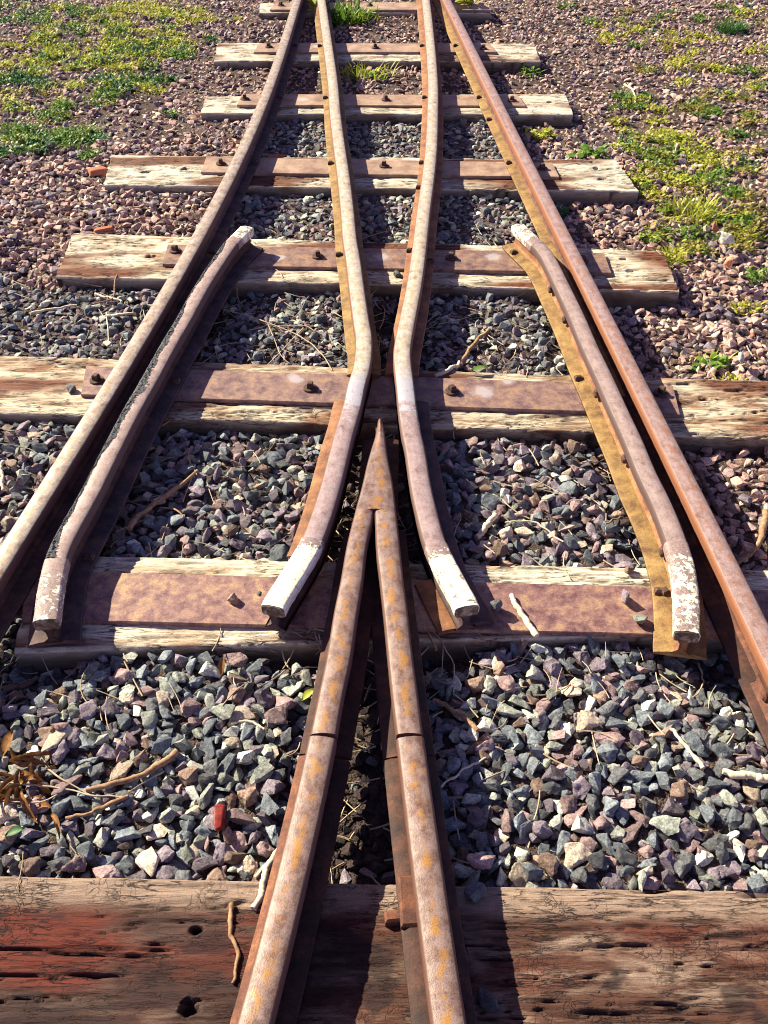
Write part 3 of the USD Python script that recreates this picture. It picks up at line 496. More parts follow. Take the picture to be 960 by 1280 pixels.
def end_face(rail, c, far=False):
    """The bare sawn end of a rail head."""
    e, q = (c[-1], c[-2]) if far else (c[0], c[1]); d = (e - q) / np.linalg.norm(e - q); n = np.array([d[1], -d[0]]); n = n if n[0] > 0 else -n
    R_ = [np.stack([e[0] + n[0] * HEAD[:, 0] * k + d[0] * o, e[1] + n[1] * HEAD[:, 0] * k + d[1] * o, HD - 0.016 + (HEAD[:, 1] + 0.015) * k], 1) for o, k in ((-0.001, 0.97), (0.0022, 0.95))]
    obj('end_face', loft(np.array(R_)), M['rust_end'], rail, smooth=25)
for r_, c_ in ((lw, cLW), (rw, cRW), (lc, cLC), (rc, cRC)): end_face(r_, c_)
# crossing nose: two point rails meeting in one blunt tip
def pch(px): 
    P = np.array(sorted([tuple(at(x, y, HD)) for x, y in px], key=lambda q: q[1])); return PchipInterpolator(P[:, 1], P[:, 0])
y_tip, y_split = at(475, 516, HD)[1], at(468, 636, HD)[1]
def between(xl, xr, ys, prof, z=HD, ztop=None):
    xl, xr = np.broadcast_to(xl, ys.shape), np.broadcast_to(xr, ys.shape); h = (xr - xl) / 2; c = (xr + xl) / 2
    x = prof[None, :, 0]; ax = np.abs(x); w = h[:, None]
    rel = np.where(ax > HW - 0.0095, np.sign(x) * np.maximum(w - (HW - ax), 0.0004), x * np.clip((w - 0.0095) / (HW - 0.0095), 0, None))
    zz = z + prof[None, :, 1] + (0 if ztop is None else ztop[:, None])
    ring = np.stack([c[:, None] + rel, np.broadcast_to(ys[:, None], rel.shape), zz + 0 * rel], -1)
    uv = np.stack([rel / np.maximum(w, 1e-4), np.broadcast_to(ys[:, None], rel.shape)], -1)
    v, f = loft(ring); return v, f, loft_uv(uv)
def leg(l, r):
    ys = np.append(np.arange(jy + 0.0015, y_split + 0.004, 0.010), y_split + 0.004); l, r = pch(l), pch(r)
    return ys, (l if l.x[-1] < y_split + 0.02 else nL)(np.clip(ys, l.x[0], None)), (r if r.x[-1] < y_split + 0.02 else nR)(np.clip(ys, r.x[0], None))
OUTL, OUTR = [(472.5, 514), (469, 540), (463.5, 560), (458, 580), (453.5, 600), (442.5, 641), (432.5, 682), (425.5, 722), (417, 763), (407.5, 820), (399, 860), (387, 917)], [(477.5, 514), (481.5, 540), (483.5, 560), (487, 580), (491, 600), (496, 641), (500.5, 682), (504.5, 722), (510, 763), (516.5, 820), (522, 860), (529, 917)]
nL, nR = pch(OUTL), pch(OUTR)
LEGL = (OUTL, [(467.6, 636), (465.6, 650), (458.5, 682), (454, 722), (447.5, 763), (439.5, 820), (431, 860), (421, 917)])
LEGR = ([(468.2, 636), (468.6, 650), (470, 682), (474.5, 722), (479, 763), (484.5, 820), (488.5, 860), (495.5, 917)], OUTR)
nose = thing('crossing_nose', 'sharp rusty V shaped crossing nose in the middle, orange streaked point', 'crossing nose', (float(at(480, 760)[0]), float(at(480, 760)[1]), RB))
ys = np.arange(y_split, y_tip + 0.001, 0.010); drop = -0.014 * np.clip((ys - (y_tip - 0.16)) / 0.16, 0, 1) ** 1.6
v, f, uv = between(nL(ys), nR(ys), ys, HEAD, ztop=drop); obj('nose_point', (v, f), HM['nose'], nose, smooth=True, uv=uv)
# centre lines continued to the tip
cVLn = curve(VL, poly=2, ext=(0.15, y_split + 0.02)); cVRn = curve(VR, poly=2, ext=(0.15, y_split + 0.02))
for edges, zoff in ((LEGL, 0.0), (LEGR, 0.002)):
    ys, xl, xr = leg(*edges); v, f, uv = between(xl, xr, ys, HEAD); obj('point_rail_head', (v, f), HM['nose'], nose, smooth=True, uv=uv)
    c = sub(np.stack([(xl + xr) / 2, ys], 1), jy, 9); rail_part('web', c, WEB * [0.9, 1], M['rust_shaded'], nose, 0.0006, 40)
    rail_part('foot', c, FOOT, M['rust_shaded'], nose, 0.001, 41, z=HD - zoff)  # nose webs and feet coloured dark for the shadow they stand in
ys = np.arange(y_split - 0.02, y_tip - 0.01, 0.01); cn = np.stack([(nL(ys) + nR(ys)) / 2, ys], 1)
rail_part('web', cn, WEB * [0.7, 1] , M['rust_shaded'], nose, 0.001, 42, z=HD - 0.010); rail_part('foot', cn, FOOT, M['rust_shaded'], nose, 0.001, 43, z=HD - 0.004)
for cc, lab, seed in ((cVL, 'rail running from the crossing nose joint to the bottom edge, left of the pair', 50), (cVR, 'rail running from the crossing nose joint to the bottom edge, right of the pair', 60)):
    c = sub(cc, -9, jy - 0.0045); r = thing('running_rail', lab, 'rail', (c[0, 0], c[0, 1], RB))
    rail_part('head', c, HEAD + [0, -0.0012], HM['nose'], r, 0.001, seed); rail_part('web', c, WEB, M['rust_shaded'], r, 0.001, seed + 1); rail_part('foot', c, FOOT * [0.5, 1] + [-0.0245, 0], M['rust_mid' if seed == 50 else 'rust_shaded'], r, 0.0008, seed + 2); rail_part('foot', c, FOOT * [0.53, 1] + [0.023, 0.0004], M['rust_shaded'], r, 0.0008, seed + 3)  # left rail foot coloured sunlit on its left half, the other halves shaded
    if seed == 60:
        p = at(512, 1128, 0.02); v, f = rbox(p[0], p[1], 0.0, 0.030, 0.034, 0.085, 0.05, 0.004); obj('packing_block', (v, f), M['rust_red'], r, smooth=False)
        p = at(492, 1150, 0.0); v, f = rbox(p[0], p[1], 0.0, 0.018, 0.030, 0.020, 0.1, 0.004); obj('packing_block', (v, f), M['rust_red'], r, smooth=False)

# ---------------------------------------------------------------- plates on the sleepers, with their screws
def plate(k, lf, rf, y0l, y0r, y1l, y1r, label, m, cuts=()):
    """A long flat plate; y0 = back row, y1 = front row, measured at its left and right ends."""
    A, B, C, D = at(lf, y0l, RB), at(rf, y0r, RB), at(rf + (rf > 480) * 9, y1r, RB), at(lf - 7, y1l, RB)
    c = (A + B + C + D) / 4; t = thing('tie_plate', label, 'plate', (c[0], c[1], 0.0))
    n = 90; u = np.linspace(0, 1, n)[:, None]; rng = np.random.default_rng(k)
    F, Bk = D * (1 - u) + C * u, A * (1 - u) + B * u
    W = np.linalg.norm(Bk - F, axis=1).mean(); e = 0.0018 / W
    w0 = 0.0035 * (fb(N3(u * 30, 0 * u, k), 3, k) - 0.5) / W; w1 = 0.0035 * (fb(N3(u * 30, 0 * u + 9, k), 3, k + 1) - 0.5) / W
    prof = [(0, 0.0005), (0, RB - 0.002), (e, RB), (0.33, RB), (0.66, RB), (1 - e, RB), (1, RB - 0.002), (1, 0.0005)]
    ring = []
    for q, z in prof:
        qq = q + w0 * (1 - q) + w1 * q; P = F * (1 - qq) + Bk * qq; ring.append(np.concatenate([P, np.full((n, 1), z)], 1))
    R = np.stack(ring, 1); lift = 0.0015 * (fb(N3(R[..., 0] * 3, R[..., 1] * 3, k), 2, k) - 0.5); R[..., 2] += lift * (R[..., 2] > 0.005) - 0.0002
    obj('plate', loft(R), m, t, smooth=25)
    return t
def coach_screw(t, px, py, r=0.012, seed=0):
    p = at(px, py, RB); rng = np.random.default_rng(int(px * 7 + py)); rz = rng.random() * 3
    b = obj('bolt', prism(p[0], p[1], RB + 0.004, RB + 0.022, r, 4, rz, 0.003), M['bolt'], t, smooth=False)
    obj('washer', prism(p[0], p[1], RB - 0.001, RB + 0.006, r * 1.75, 14, rz, 0.002), M['bolt'], b, smooth=30)
def sp(*a): return [(float(at(x, y, RB)[0]), float(at(x, y, RB)[1]), r) for x, y, r in a]
PLM = [rust_mat('plate_near', (0.105, 0.042, 0.05), (0.235, 0.12, 0.11), (0.38, 0.235, 0.13), 30, 0.6, 0.1),
       rust_mat('plate_third', (0.105, 0.05, 0.055), (0.215, 0.125, 0.115), (0.33, 0.20, 0.12), 30, 0.6, 0.1, sp((368, 474, .025), (603, 490, .03), (633, 476, .02))),
       rust_mat('plate_fourth', (0.105, 0.05, 0.048), (0.21, 0.12, 0.10), (0.32, 0.19, 0.11), 32, 0.6, 0.1, sp((478, 321, .03), (618, 322, .028), (350, 322, .02))),
       rust_mat('plate_far', (0.20, 0.115, 0.085), (0.31, 0.20, 0.145), (0.42, 0.28, 0.20), 12, 0.65, 0.05, sp((378, 124, .035), (395, 58, .02)))]
p2 = plate(1, 34, 1000, 712, 738, 774, 797, 'broad rusty plate under the painted rail ends, lit stones lying on its right half', PLM[0]); 
p3 = plate(2, 108, 841, 457, 482, 493, 518, 'rusty plate on the long sleeper beyond the nose tip, pale worn spots', PLM[1])
p4 = plate(3, 210, 755, 305, 316, 330, 341, 'rusty plate under the far check rail ends with four big square headed screws', PLM[2])
p5 = plate(4, 258, 690, 196, 203, 215, 221, 'light rusty plate on the grey sleeper wider than the track, one central screw', PLM[3])
p6 = plate(5, 303, 648, 117, 119, 131, 132, 'narrow plate on the short grey sleeper third from the top, pale spot at left', PLM[3])
p7 = plate(6, 324, 612, 54, 54, 65, 65, 'narrow plate on the sleeper between the two weeds', PLM[3])
p8 = plate(7, 344, 606, 3, 3, 12, 12, 'farthest narrow plate at the top edge behind the lush weed', PLM[3])
coach_screw(p2, 829, 745)
for q in ((388, 486), (565, 490), (121, 476), (826, 492)): coach_screw(p3, *q)
for q in ((397, 321), (564, 323), (219, 314), (728, 327)): coach_screw(p4, *q)
for q in ((480, 208), (276, 205), (678, 211)): coach_screw(p5, *q)
for q in ((482, 125), (306, 124), (640, 126)): coach_screw(p6, *q)
for q in ((469, 60), (336, 59), (604, 61)): coach_screw(p7, *q)
for q in ((462, 7), (351, 7)): coach_screw(p8, *q)

# ---------------------------------------------------------------- ground and loose stone
GX0, GX1, GY0, GY1, RES = -3.3, 3.3, 0.30, 7.30, 0.005
gx = np.arange(GX0, GX1, RES); gy = np.arange(GY0, GY1, RES); NX, NY = len(gx), len(gy)
GXX, GYY = np.meshgrid(gx, gy)                                    # [row = y, column = x]
def xat(c, y): return np.interp(y, c[:, 1], c[:, 0])
xLS, xRS, xLW, xRW, xLC, xRC = (xat(c, gy)[:, None] for c in (cLS, cRS, cLW, cRW, cLC, cRC))
xVL, xVR = xat(cVLn, gy)[:, None], xat(cVRn, gy)[:, None]
YC = lambda px, py: at(px, py)[1]
lump = gaussian_filter(np.random.default_rng(3).standard_normal((NY // 4 + 1, NX // 4 + 1)), 9); lump = np.kron(lump / lump.std(), np.ones((4, 4)))[:NY, :NX]
inside = (GXX > xLS) & (GXX < xRS)
leftside = GXX <= xLS
T = np.where(leftside, np.where(GYY < 3.0, -0.004, 0.0), np.where(GYY < 3.3, np.where(GYY < 2.0, -0.020, -0.046), -0.026))
T = np.where(inside, np.where(GYY < 1.4, 0.004, np.where(GYY < 2.2, -0.004, np.where(GYY < 3.0, -0.006, np.where(GYY < 5, -0.004, -0.002)))), T)
y_nose = float(y_tip) - 0.05
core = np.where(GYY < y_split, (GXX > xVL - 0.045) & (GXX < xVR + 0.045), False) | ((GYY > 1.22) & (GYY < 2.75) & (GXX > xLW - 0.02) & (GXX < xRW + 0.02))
flange = ((GYY > 1.15) & (GYY < 3.2) & (((GXX > xLS) & (GXX < xLC + 0.05)) | ((GXX < xRS) & (GXX > xRC - 0.05))))
T = np.where(core, -0.050, T); T = np.where(flange, np.minimum(T, -0.045), T)
T = gaussian_filter(T, 6) + 0.005 * lump
BASE = T - 0.040
H = BASE.copy(); owner = np.full((NY, NX), -1, np.int32)
# sleepers block the stones; under the rails the stones stay low
def in_poly(poly, shrink=0.0):
    ok = np.ones((NY, NX), bool); P = np.array(poly); c = P.mean(0)
    for a, b in zip(P, np.roll(P, -1, 0)):
        n = np.array([-(b - a)[1], (b - a)[0]]); n /= np.linalg.norm(n)
        if (c - a) @ n < 0: n = -n
        ok &= (GXX - a[0]) * n[0] + (GYY - a[1]) * n[1] > shrink
    return ok
blocked = np.zeros((NY, NX), bool); on_sleeper = np.zeros((NY, NX), bool)
for s in sl: blocked |= in_poly(s, 0.008); on_sleeper |= in_poly(s, 0.0)
CEIL = np.full((NY, NX), 0.034)
for c in (cLS, cRS, cLW, cRW, cLC, cRC, cVLn, cVRn):
    ok = (gy >= c[:, 1].min() - 0.03) & (gy <= c[:, 1].max() + 0.03)
    CEIL[(np.abs(GXX - xat(c, gy)[:, None]) < 0.056) & ok[:, None]] = 0.006
half = 480 * CAM_H / (math.cos(PITCH) * (F_PX / math.cos(PITCH) ** 2 / (gy / CAM_H + math.tan(PITCH))))
VIS = np.abs(GXX) < (half + 0.35)[:, None]
def hull_stone(rng, L, flat=(0.34, 0.62), wid=(0.50, 0.92)):
    n = int(rng.integers(9, 16)); d = rng.standard_normal((n, 3)); d /= np.linalg.norm(d, axis=1, keepdims=True)
    d = d * rng.uniform(0.70, 1.05, (n, 1)); dims = np.array([L, L * rng.uniform(*wid), L * rng.uniform(*flat)]) / 2
    p = d * dims
    R = trimesh.transformations.euler_matrix(rng.normal(0, 0.40), rng.normal(0, 0.40), rng.uniform(0, 6.28))[:3, :3]
    p = p @ R.T
    h = ConvexHull(p); return p - p[h.vertices].mean(0)
def stone_mesh(p, sub=1, rough=0.0, seed=0, soft=0.2):
    h = trimesh.convex.convex_hull(p)
    v, f = np.array(h.vertices), np.array(h.faces)
    for k in range(sub):
        v, f = trimesh.remesh.subdivide(v, f)
    m = trimesh.Trimesh(v, f, process=True)
    if soft: trimesh.smoothing.filter_laplacian(m, lamb=soft, iterations=1)
    v = np.array(m.vertices)
    if rough:
        d = np.asarray(m.vertex_normals); n = 1.3 * (fb(v * 55 + seed * 3.7, 3, seed) - 0.5) + 0.9 * np.abs(fb(v * 130 + seed, 3, seed + 1) - 0.5); v = v + d * (rough * n[:, None] * 2)
    return v, np.array(m.faces)
def stamp(p, yaw):
    c, s = math.cos(yaw), math.sin(yaw); q = p @ np.array([[c, s, 0], [-s, c, 0], [0, 0, 1]])
    eq = ConvexHull(q).equations; r = int(np.ceil(np.abs(q[:, :2]).max() / RES)); k = np.arange(-r, r + 1) * RES; X, Y = np.meshgrid(k, k)
    up, lo = np.full(X.shape, 9.0), np.full(X.shape, -9.0)
    for a, b, cc, d in eq:
        if cc > 1e-6: up = np.minimum(up, (-d - a * X - b * Y) / cc)
        elif cc < -1e-6: lo = np.maximum(lo, (-d - a * X - b * Y) / cc)
        else: up = np.where(a * X + b * Y + d > 0, -9, up)
    ok = up > lo
    return r, ok, np.where(ok, up, -9.0), np.where(ok, lo, 9.0), float(q[:, 2].max())
SETS = {}
def make_set(name, n, mean, sd, weights, seed):
    rng = np.random.default_rng(seed); kinds = list(weights); w = np.array([weights[k] for k in kinds]); w = w / w.sum(); P = []
    for i in range(n):
        L = float(np.clip(rng.normal(mean, sd), mean * 0.45, mean * 1.7)); p = hull_stone(rng, L)
        P.append(dict(p=p, kind=kinds[rng.choice(len(kinds), p=w)], st=[(y, stamp(p, y)) for y in np.arange(6) * math.pi / 3 + rng.random()]))
    SETS[name] = P
BAL = {'blue grey': .25, 'greenish grey': .16, 'purplish grey': .19, 'pale grey': .11, 'brownish': .04, 'dark grey': .12, 'mauve': .12, 'rust red': .008, 'cream': .03}
SHO = {'pinkish': .34, 'mauve': .17, 'cream': .17, 'brownish': .15, 'purplish grey': .08, 'rust red': .02, 'pale grey': .02, 'dark grey': .02}
make_set('A', 160, 0.043, 0.013, BAL, 11); make_set('B', 100, 0.040, 0.012, BAL, 12); make_set('E', 80, 0.035, 0.009, BAL, 15); make_set('G', 50, 0.032, 0.009, {'grimy': 1}, 17); make_set('F', 50, 0.022, 0.006, {'grimy': .5, 'dark grey': .3, 'purplish grey': .2}, 16); make_set('C', 80, 0.034, 0.010, SHO, 13); make_set('D', 70, 0.029, 0.008, SHO, 14)  # set F, the gap chips, takes dark grimy stone to paint shade between stones
PLACED = []                                                       # (set, proto, yaw, x, y, z)
def drop(name, mask, per_m2, seed, tries=4, sink=0.004):
    rng = np.random.default_rng(seed); cells = np.flatnonzero((mask & ~on_sleeper & VIS).ravel())
    if not len(cells): return
    n = int(len(cells) * RES * RES * per_m2); protos = SETS[name]
    for _ in range(n):
        a = int(rng.integers(len(protos))); yaw, (r, ok, up, lo, top) = protos[a]['st'][int(rng.integers(6))]
        best = None
        for c in rng.choice(cells, tries):
            j, i = divmod(int(c), NX)
            if j < r or i < r or j >= NY - r or i >= NX - r: continue
            J, I = slice(j - r, j + r + 1), slice(i - r, i + r + 1)
            if (blocked[J, I] & ok).any(): continue
            z = (H[J, I] - lo)[ok].max() - sink
            if z + top > CEIL[J, I][ok].min(): continue
            score = z - T[j, i]
            if best is None or score < best[0]: best = (score, z, J, I, i, j)
        if best is None: continue
        _, z, J, I, i, j = best
        u = up + z; m = ok & (u > H[J, I]); Hn = H[J, I]; Hn[m] = u[m]; owner[J, I][m] = len(PLACED)
        PLACED.append((name, a, yaw, gx[i], gy[j], z))
near = GYY < 1.42
zA = near & ~core & (inside | leftside); zB = ((inside & ~near) | (leftside & ~near & (GYY < 2.95 + 0.12 * lump))) & ~core & (GYY < 4.55 + 0.1 * lump)
zCore = core
zC = ~core & ~zA & ~zB & (GYY < 4.2); zD = ~core & ~zA & ~zB & ~zC
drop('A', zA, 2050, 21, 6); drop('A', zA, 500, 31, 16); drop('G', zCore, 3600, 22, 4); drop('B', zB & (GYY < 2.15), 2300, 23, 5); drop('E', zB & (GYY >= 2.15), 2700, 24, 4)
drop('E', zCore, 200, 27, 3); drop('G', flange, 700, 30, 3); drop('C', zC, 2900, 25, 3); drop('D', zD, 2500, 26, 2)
drop('F', zA | (zB & (GYY < 3.1)), 1100, 28, 4, 0.006)              # chips in the gaps
print('stones', len(PLACED))
HG = maximum_filter(gaussian_filter(H, 1), 3)                      # what twigs and weeds rest on
def ground_z(x, y):
    i = np.clip(((np.asarray(x) - GX0) / RES).astype(int), 0, NX - 1); j = np.clip(((np.asarray(y) - GY0) / RES).astype(int), 0, NY - 1)
    z = HG[j, i]; return np.where(on_sleeper[j, i], np.maximum(z, 0.0), z)
# the ground sheet under the stones, out to the horizon
near_x = np.arange(-3.2, 3.21, 0.04); near_y = np.arange(0.36, 7.25, 0.04)
far_ = np.array([4, 5.5, 8, 12, 20, 35, 70, 150.0])
X = np.concatenate([-far_[::-1], near_x, far_]); Y = np.concatenate([[-150, -70, -30, -12, -5, -2, -0.6], near_y, [8, 9.5, 12, 17, 26, 45, 90, 200.0]])
XX, YY = np.meshgrid(X, Y)
Bs = gaussian_filter(BASE, 5); i = np.clip(((XX - GX0) / RES).astype(int), 0, NX - 1); j = np.clip(((YY - GY0) / RES).astype(int), 0, NY - 1)
ZZ = Bs[j, i] + 0.004; outz = -0.05 + 0 * XX; wgt = np.clip((np.maximum(np.abs(XX) - 3.0, np.maximum(YY - 7.0, 0.4 - YY)) + 0.2) / 0.6, 0, 1); ZZ = ZZ * (1 - wgt) + outz * wgt
a, b = np.meshgrid(np.arange(len(Y) - 1), np.arange(len(X) - 1), indexing='ij'); n = len(X)
q = np.stack([a * n + b, a * n + b + 1, (a + 1) * n + b + 1, (a + 1) * n + b], -1).reshape(-1, 4)
M['ground'] = mat('ground_grit', {
    'g': ('geometry', {}), 'v': ('voronoi_texture', {'scale': 190, 'detail': 2}), 'n': ('noise_texture', {'scale': 6, 'detail': 5}), 's': ('separate_color', {}),
    'r': ('rgb_ramp', {'ramp': [(0.0, (0.02, 0.012, 0.011)), (0.5, (0.065, 0.042, 0.036)), (1.0, (0.15, 0.105, 0.088))]}), 'r2': ('rgb_ramp', {'ramp': [(0.35, (0.5,) * 3), (0.65, (1.0,) * 3)]}),
    'm': ('mix', {'mix_type': 'multiply', 'fac': 1.0}), 'b': ('bump', {'strength': 1.0, 'distance': 0.004, 'invert': True}), 'p': ('principled_bsdf', {'roughness': 0.95, 'specular_ior_level': 0.2})},
    [('g.position', 'v.vector'), ('g.position', 'n.vector'), ('v.color', 's.color'), ('s.r', 'r.fac'), ('n.fac', 'r2.fac'), ('r.color', 'm.color1'), ('r2.color', 'm.color2'), ('m.color', 'p.base_color'), ('v.distance', 'b.height'), ('b.normal', 'p.normal')])
g = obj('ground', (np.stack([XX.ravel(), YY.ravel(), ZZ.ravel()], 1), q), M['ground'], None, smooth=True); tag(g.GetPrim(), 'dark gritty earth under the loose stone', kind='structure')
# the 300 stones that show largest become things of their own, the rest of the loose stone is stuff
qq = F_PX / math.cos(PITCH) ** 2 / (GYY / CAM_H + math.tan(PITCH)); ppx = (math.cos(PITCH) * qq / CAM_H) ** 2 * 0.75 * (RES ** 2)
frame_ok = (np.abs(GXX) < half[:, None]) & (owner >= 0) & (GYY > YC(480, 1270))
area = np.bincount(owner[frame_ok], weights=ppx[frame_ok], minlength=len(PLACED)); big = set(np.argsort(-area)[:300].tolist())
WHERE = {}
def stone_place(x, y):
    if y < 1.30:
        if x < xat(cVLn, y): return 'front left bed'
        return 'front right bed' if x < xat(cRS, y) else 'outside the right rail'
    if x < xat(cLS, y): return 'outside the left rail'
    if x > xat(cRS, y): return 'outside the right rail'
    return 'second left bed' if x < xat(cLW, y) + 0.05 else 'second right bed'
groups, yS1, yS2 = {}, sl[0][0][1], sl[1][2][1]
def spot(x, y):
    if y < 1.30 and x < xat(cRS, y):
        v = float(xat(cVLn, y)) if x < xat(cVLn, y) else float(xat(cVRn, y))
        if y < 0.86: return 'against the nearest sleeper'
        if abs(x - v) < 0.16: return 'beside the nose rail'
        if y > 1.08: return 'just below the near plate'
        return 'out by the picture edge' if abs(x) > 0.52 else 'in the middle of the bed'
    return 'close to the rail' if min(abs(x - float(xat(c, y))) for c in (cLS, cRS, cLC, cRC, cLW, cRW)) < 0.13 else 'amid the bed'
for k in sorted(big):
    nm, a, yaw, x, y, z = PLACED[k]; P = SETS[nm][a]; c, s = math.cos(yaw), math.sin(yaw)
    p = P['p'] @ np.array([[c, s, 0], [-s, c, 0], [0, 0, 1]]); e = np.sort(np.ptp(P['p'], axis=0)); form = 'long' if e[2] > 1.75 * e[1] else 'flat' if e[0] < 0.45 * e[2] else 'big blocky' if area[k] > 900 else 'blocky'
    groups.setdefault((P['kind'], form, spot(x, y), stone_place(x, y)), []).append((k, p, (x, y, z)))
ORD = {2: ['left', 'right'], 3: ['leftmost', 'middle', 'rightmost']}
for (kind, form, sp_, w), L in sorted(groups.items()):
    L.sort(key=lambda q: q[2][0])
    for n_, (k, p, loc) in enumerate(L):
        lab = f'{kind} {form} stone {sp_}, {w}'
        if len(L) > 1:
            o = ORD[len(L)][n_] if len(L) in ORD else ('leftmost' if n_ == 0 else 'rightmost' if n_ == len(L) - 1 else f'{["", "second", "third", "fourth", "fifth", "sixth", "seventh", "eighth", "ninth", "tenth", "eleventh", "twelfth", "thirteenth", "fourteenth", "fifteenth", "sixteenth"][min(n_, 15)]} from left')
            lab = (f'{o} {lab}' if 'from' not in o else f'{lab}, {o}')
        v, f = stone_mesh(p, 3, 0.0030, k, 0.2)
        t = usdkit.mesh(stage, '/World/' + numbered('/World', 'ballast_stone'), (v, f), STONE[kind], smooth=24); t.AddTranslateOp().Set(Gf.Vec3d(*map(float, loc)))
        tag(t.GetPrim(), lab, 'stone', 'largest loose stones of the ballast')
def instancer(name, label, sets):
    pi = UsdGeom.PointInstancer.Define(stage, '/World/' + name); tag(pi.GetPrim(), label, 'stones' if name != 'shoulder_gravel' else 'gravel', kind='stuff')
    index = {}; targets = []
    for st in sets:
        for a, P in enumerate(SETS[st]):
            path = f'/World/{name}/' + numbered(name, 'stone'); index[(st, a)] = len(targets)
            usdkit.mesh(stage, path, stone_mesh(P['p'], 2 if st in 'AB' else 1, 0.0024 if st in 'AB' else 0.0012, a, 0.14), STONE[P['kind']], smooth=24); targets.append(Sdf.Path(path))
    rows = [r for k, r in enumerate(PLACED) if r[0] in sets and k not in big]
    pi.CreatePrototypesRel().SetTargets(targets); pi.CreateProtoIndicesAttr(Vt.IntArray([index[(r[0], r[1])] for r in rows]))
    pi.CreatePositionsAttr(Vt.Vec3fArray.FromNumpy(np.array([r[3:6] for r in rows], np.float32)))
    pi.CreateOrientationsAttr(Vt.QuathArray([Gf.Quath(math.cos(r[2] / 2), 0, 0, math.sin(r[2] / 2)) for r in rows]))
instancer('ballast_stones', 'grey blue and purple crushed stone packed between and beside the sleepers', ('A', 'B', 'E', 'F', 'G'))
instancer('shoulder_gravel', 'pinkish brown finer gravel spread on both sides of the track', ('C', 'D'))

# single stones that lie on the timber and plates
def loose(px, py, L, kind, label, z=0.0, seed=0, flat=(0.5, 0.75)):
    rng = np.random.default_rng(seed); p = hull_stone(rng, L, flat); p[:, 2] -= p[:, 2].min(); x, y = at(px, py, z)
    v, f = stone_mesh(p, 3, 0.0028, seed, 0.3); t = usdkit.mesh(stage, '/World/' + numbered('/World', 'loose_stone'), (v, f), STONE[kind], smooth=38)
    t.AddTranslateOp().Set(Gf.Vec3d(float(x), float(y), float(z) - 0.001)); tag(t.GetPrim(), label, 'stone')
loose(780, 750, 0.048, 'purplish grey', 'grey stone on the right half of the near plate, nearer the timber strip', RB, 1)
loose(798, 776, 0.045, 'greenish grey', 'pale greenish stone on the near plate beside the ochre guard rail foot', RB, 2)
loose(786, 715, 0.034, 'brownish', 'brown stone on the timber strip behind the near plate', 0.0, 3)
loose(293, 752, 0.038, 'brownish', 'dark blocky stone alone on the left half of the near plate', RB, 4, (0.7, 0.9))
loose(621, 764, 0.050, 'dark grey', 'dark stone on the near plate touching the pale broken stick', RB, 5)
loose(90, 488, 0.044, 'dark grey', 'grey stone beside the left end of the plate on the long sleeper', 0.0, 6)
loose(302, 345, 0.050, 'dark grey', 'dark stone on the bleached sleeper beside the foot of the left guard rail', 0.0, 7)
loose(590, 1118, 0.050, 'blue grey', 'small grey stone on the nearest sleeper, right of the right nose rail', 0.0, 8, (0.6, 0.8))
loose(597, 1083, 0.062, 'mauve', 'tall mauve stone at the back edge of the nearest sleeper', -0.012, 9, (0.8, 0.95))
loose(607, 1252, 0.052, 'dark grey', 'shadowed dark stone low on the nearest sleeper beside the right nose rail', 0.0, 10)
loose(497, 345, 0.040, 'blue grey', 'bluish stone on the bleached sleeper between the two bent rails', 0.0, 12)
loose(324, 745, 0.03, 'dark grey', 'small dark stone under the white end of the left bent rail', 0.0, 13)
loose(892, 289, 0.055, 'orange', 'rounded orange red stone among the grass right of the bleached sleepers', 0.004, 14, (0.8, 0.95))
loose(909, 335, 0.055, 'orange', 'rounded orange red stone nearer the camera than its twin right of the sleeper', 0.0, 15, (0.8, 0.95))
loose(905, 305, 0.085, 'pale grey', 'large pale stone between the two round orange stones on the right', -0.03, 16)
loose(595, 14, 0.12, 'dark grey', 'dark slate block beside the right outer rail at the top edge', -0.03, 17, (0.5, 0.6))
loose(925, 452, 0.055, 'pale grey', 'pale stone with a dark shadow beside the small leafy weed on the right', -0.03, 18)
def flake(px, py, lx, ly, th, rz, m, name, label, cat, z=None, seed=0):
    x, y = at(px, py); z0 = float(ground_z(x, y)) if z is None else z
    rng = np.random.default_rng(seed); p = rng.uniform(-0.5, 0.5, (16, 3)); p = np.sign(p) * np.abs(p) ** 0.6 * [lx, ly, th]; c, s = math.cos(rz), math.sin(rz); p = p @ np.array([[c, s, 0], [-s, c, 0], [0, 0, 1]])
    v, f = stone_mesh(p, 2, 0.001, seed, 0.2); t = usdkit.mesh(stage, '/World/' + numbered('/World', name), (v, f), m, smooth=35); t.AddTranslateOp().Set(Gf.Vec3d(float(x), float(y), z0 + th * 0.3)); tag(t.GetPrim(), label, cat)
flake(274, 1019, 0.017, 0.052, 0.014, 0.1, M['red'], 'red_fragment', 'bright red fragment standing among grey stones, front left bed', 'fragment', seed=1)
flake(122, 209, 0.075, 0.045, 0.02, 0.3, M['brick'], 'brick_fragment', 'flat orange brick fragment left of the grey bleached sleeper', 'brick piece', seed=2)
flake(345, 188, 0.07, 0.05, 0.02, 0.5, M['brick'], 'brick_fragment', 'orange red brick fragment inside the left outer rail by the grey sleeper', 'brick piece', seed=3)
flake(128, 283, 0.06, 0.022, 0.015, 0.5, M['brick'], 'brick_fragment', 'narrow orange brick sliver behind the left end of the bleached sleeper', 'brick piece', seed=4)

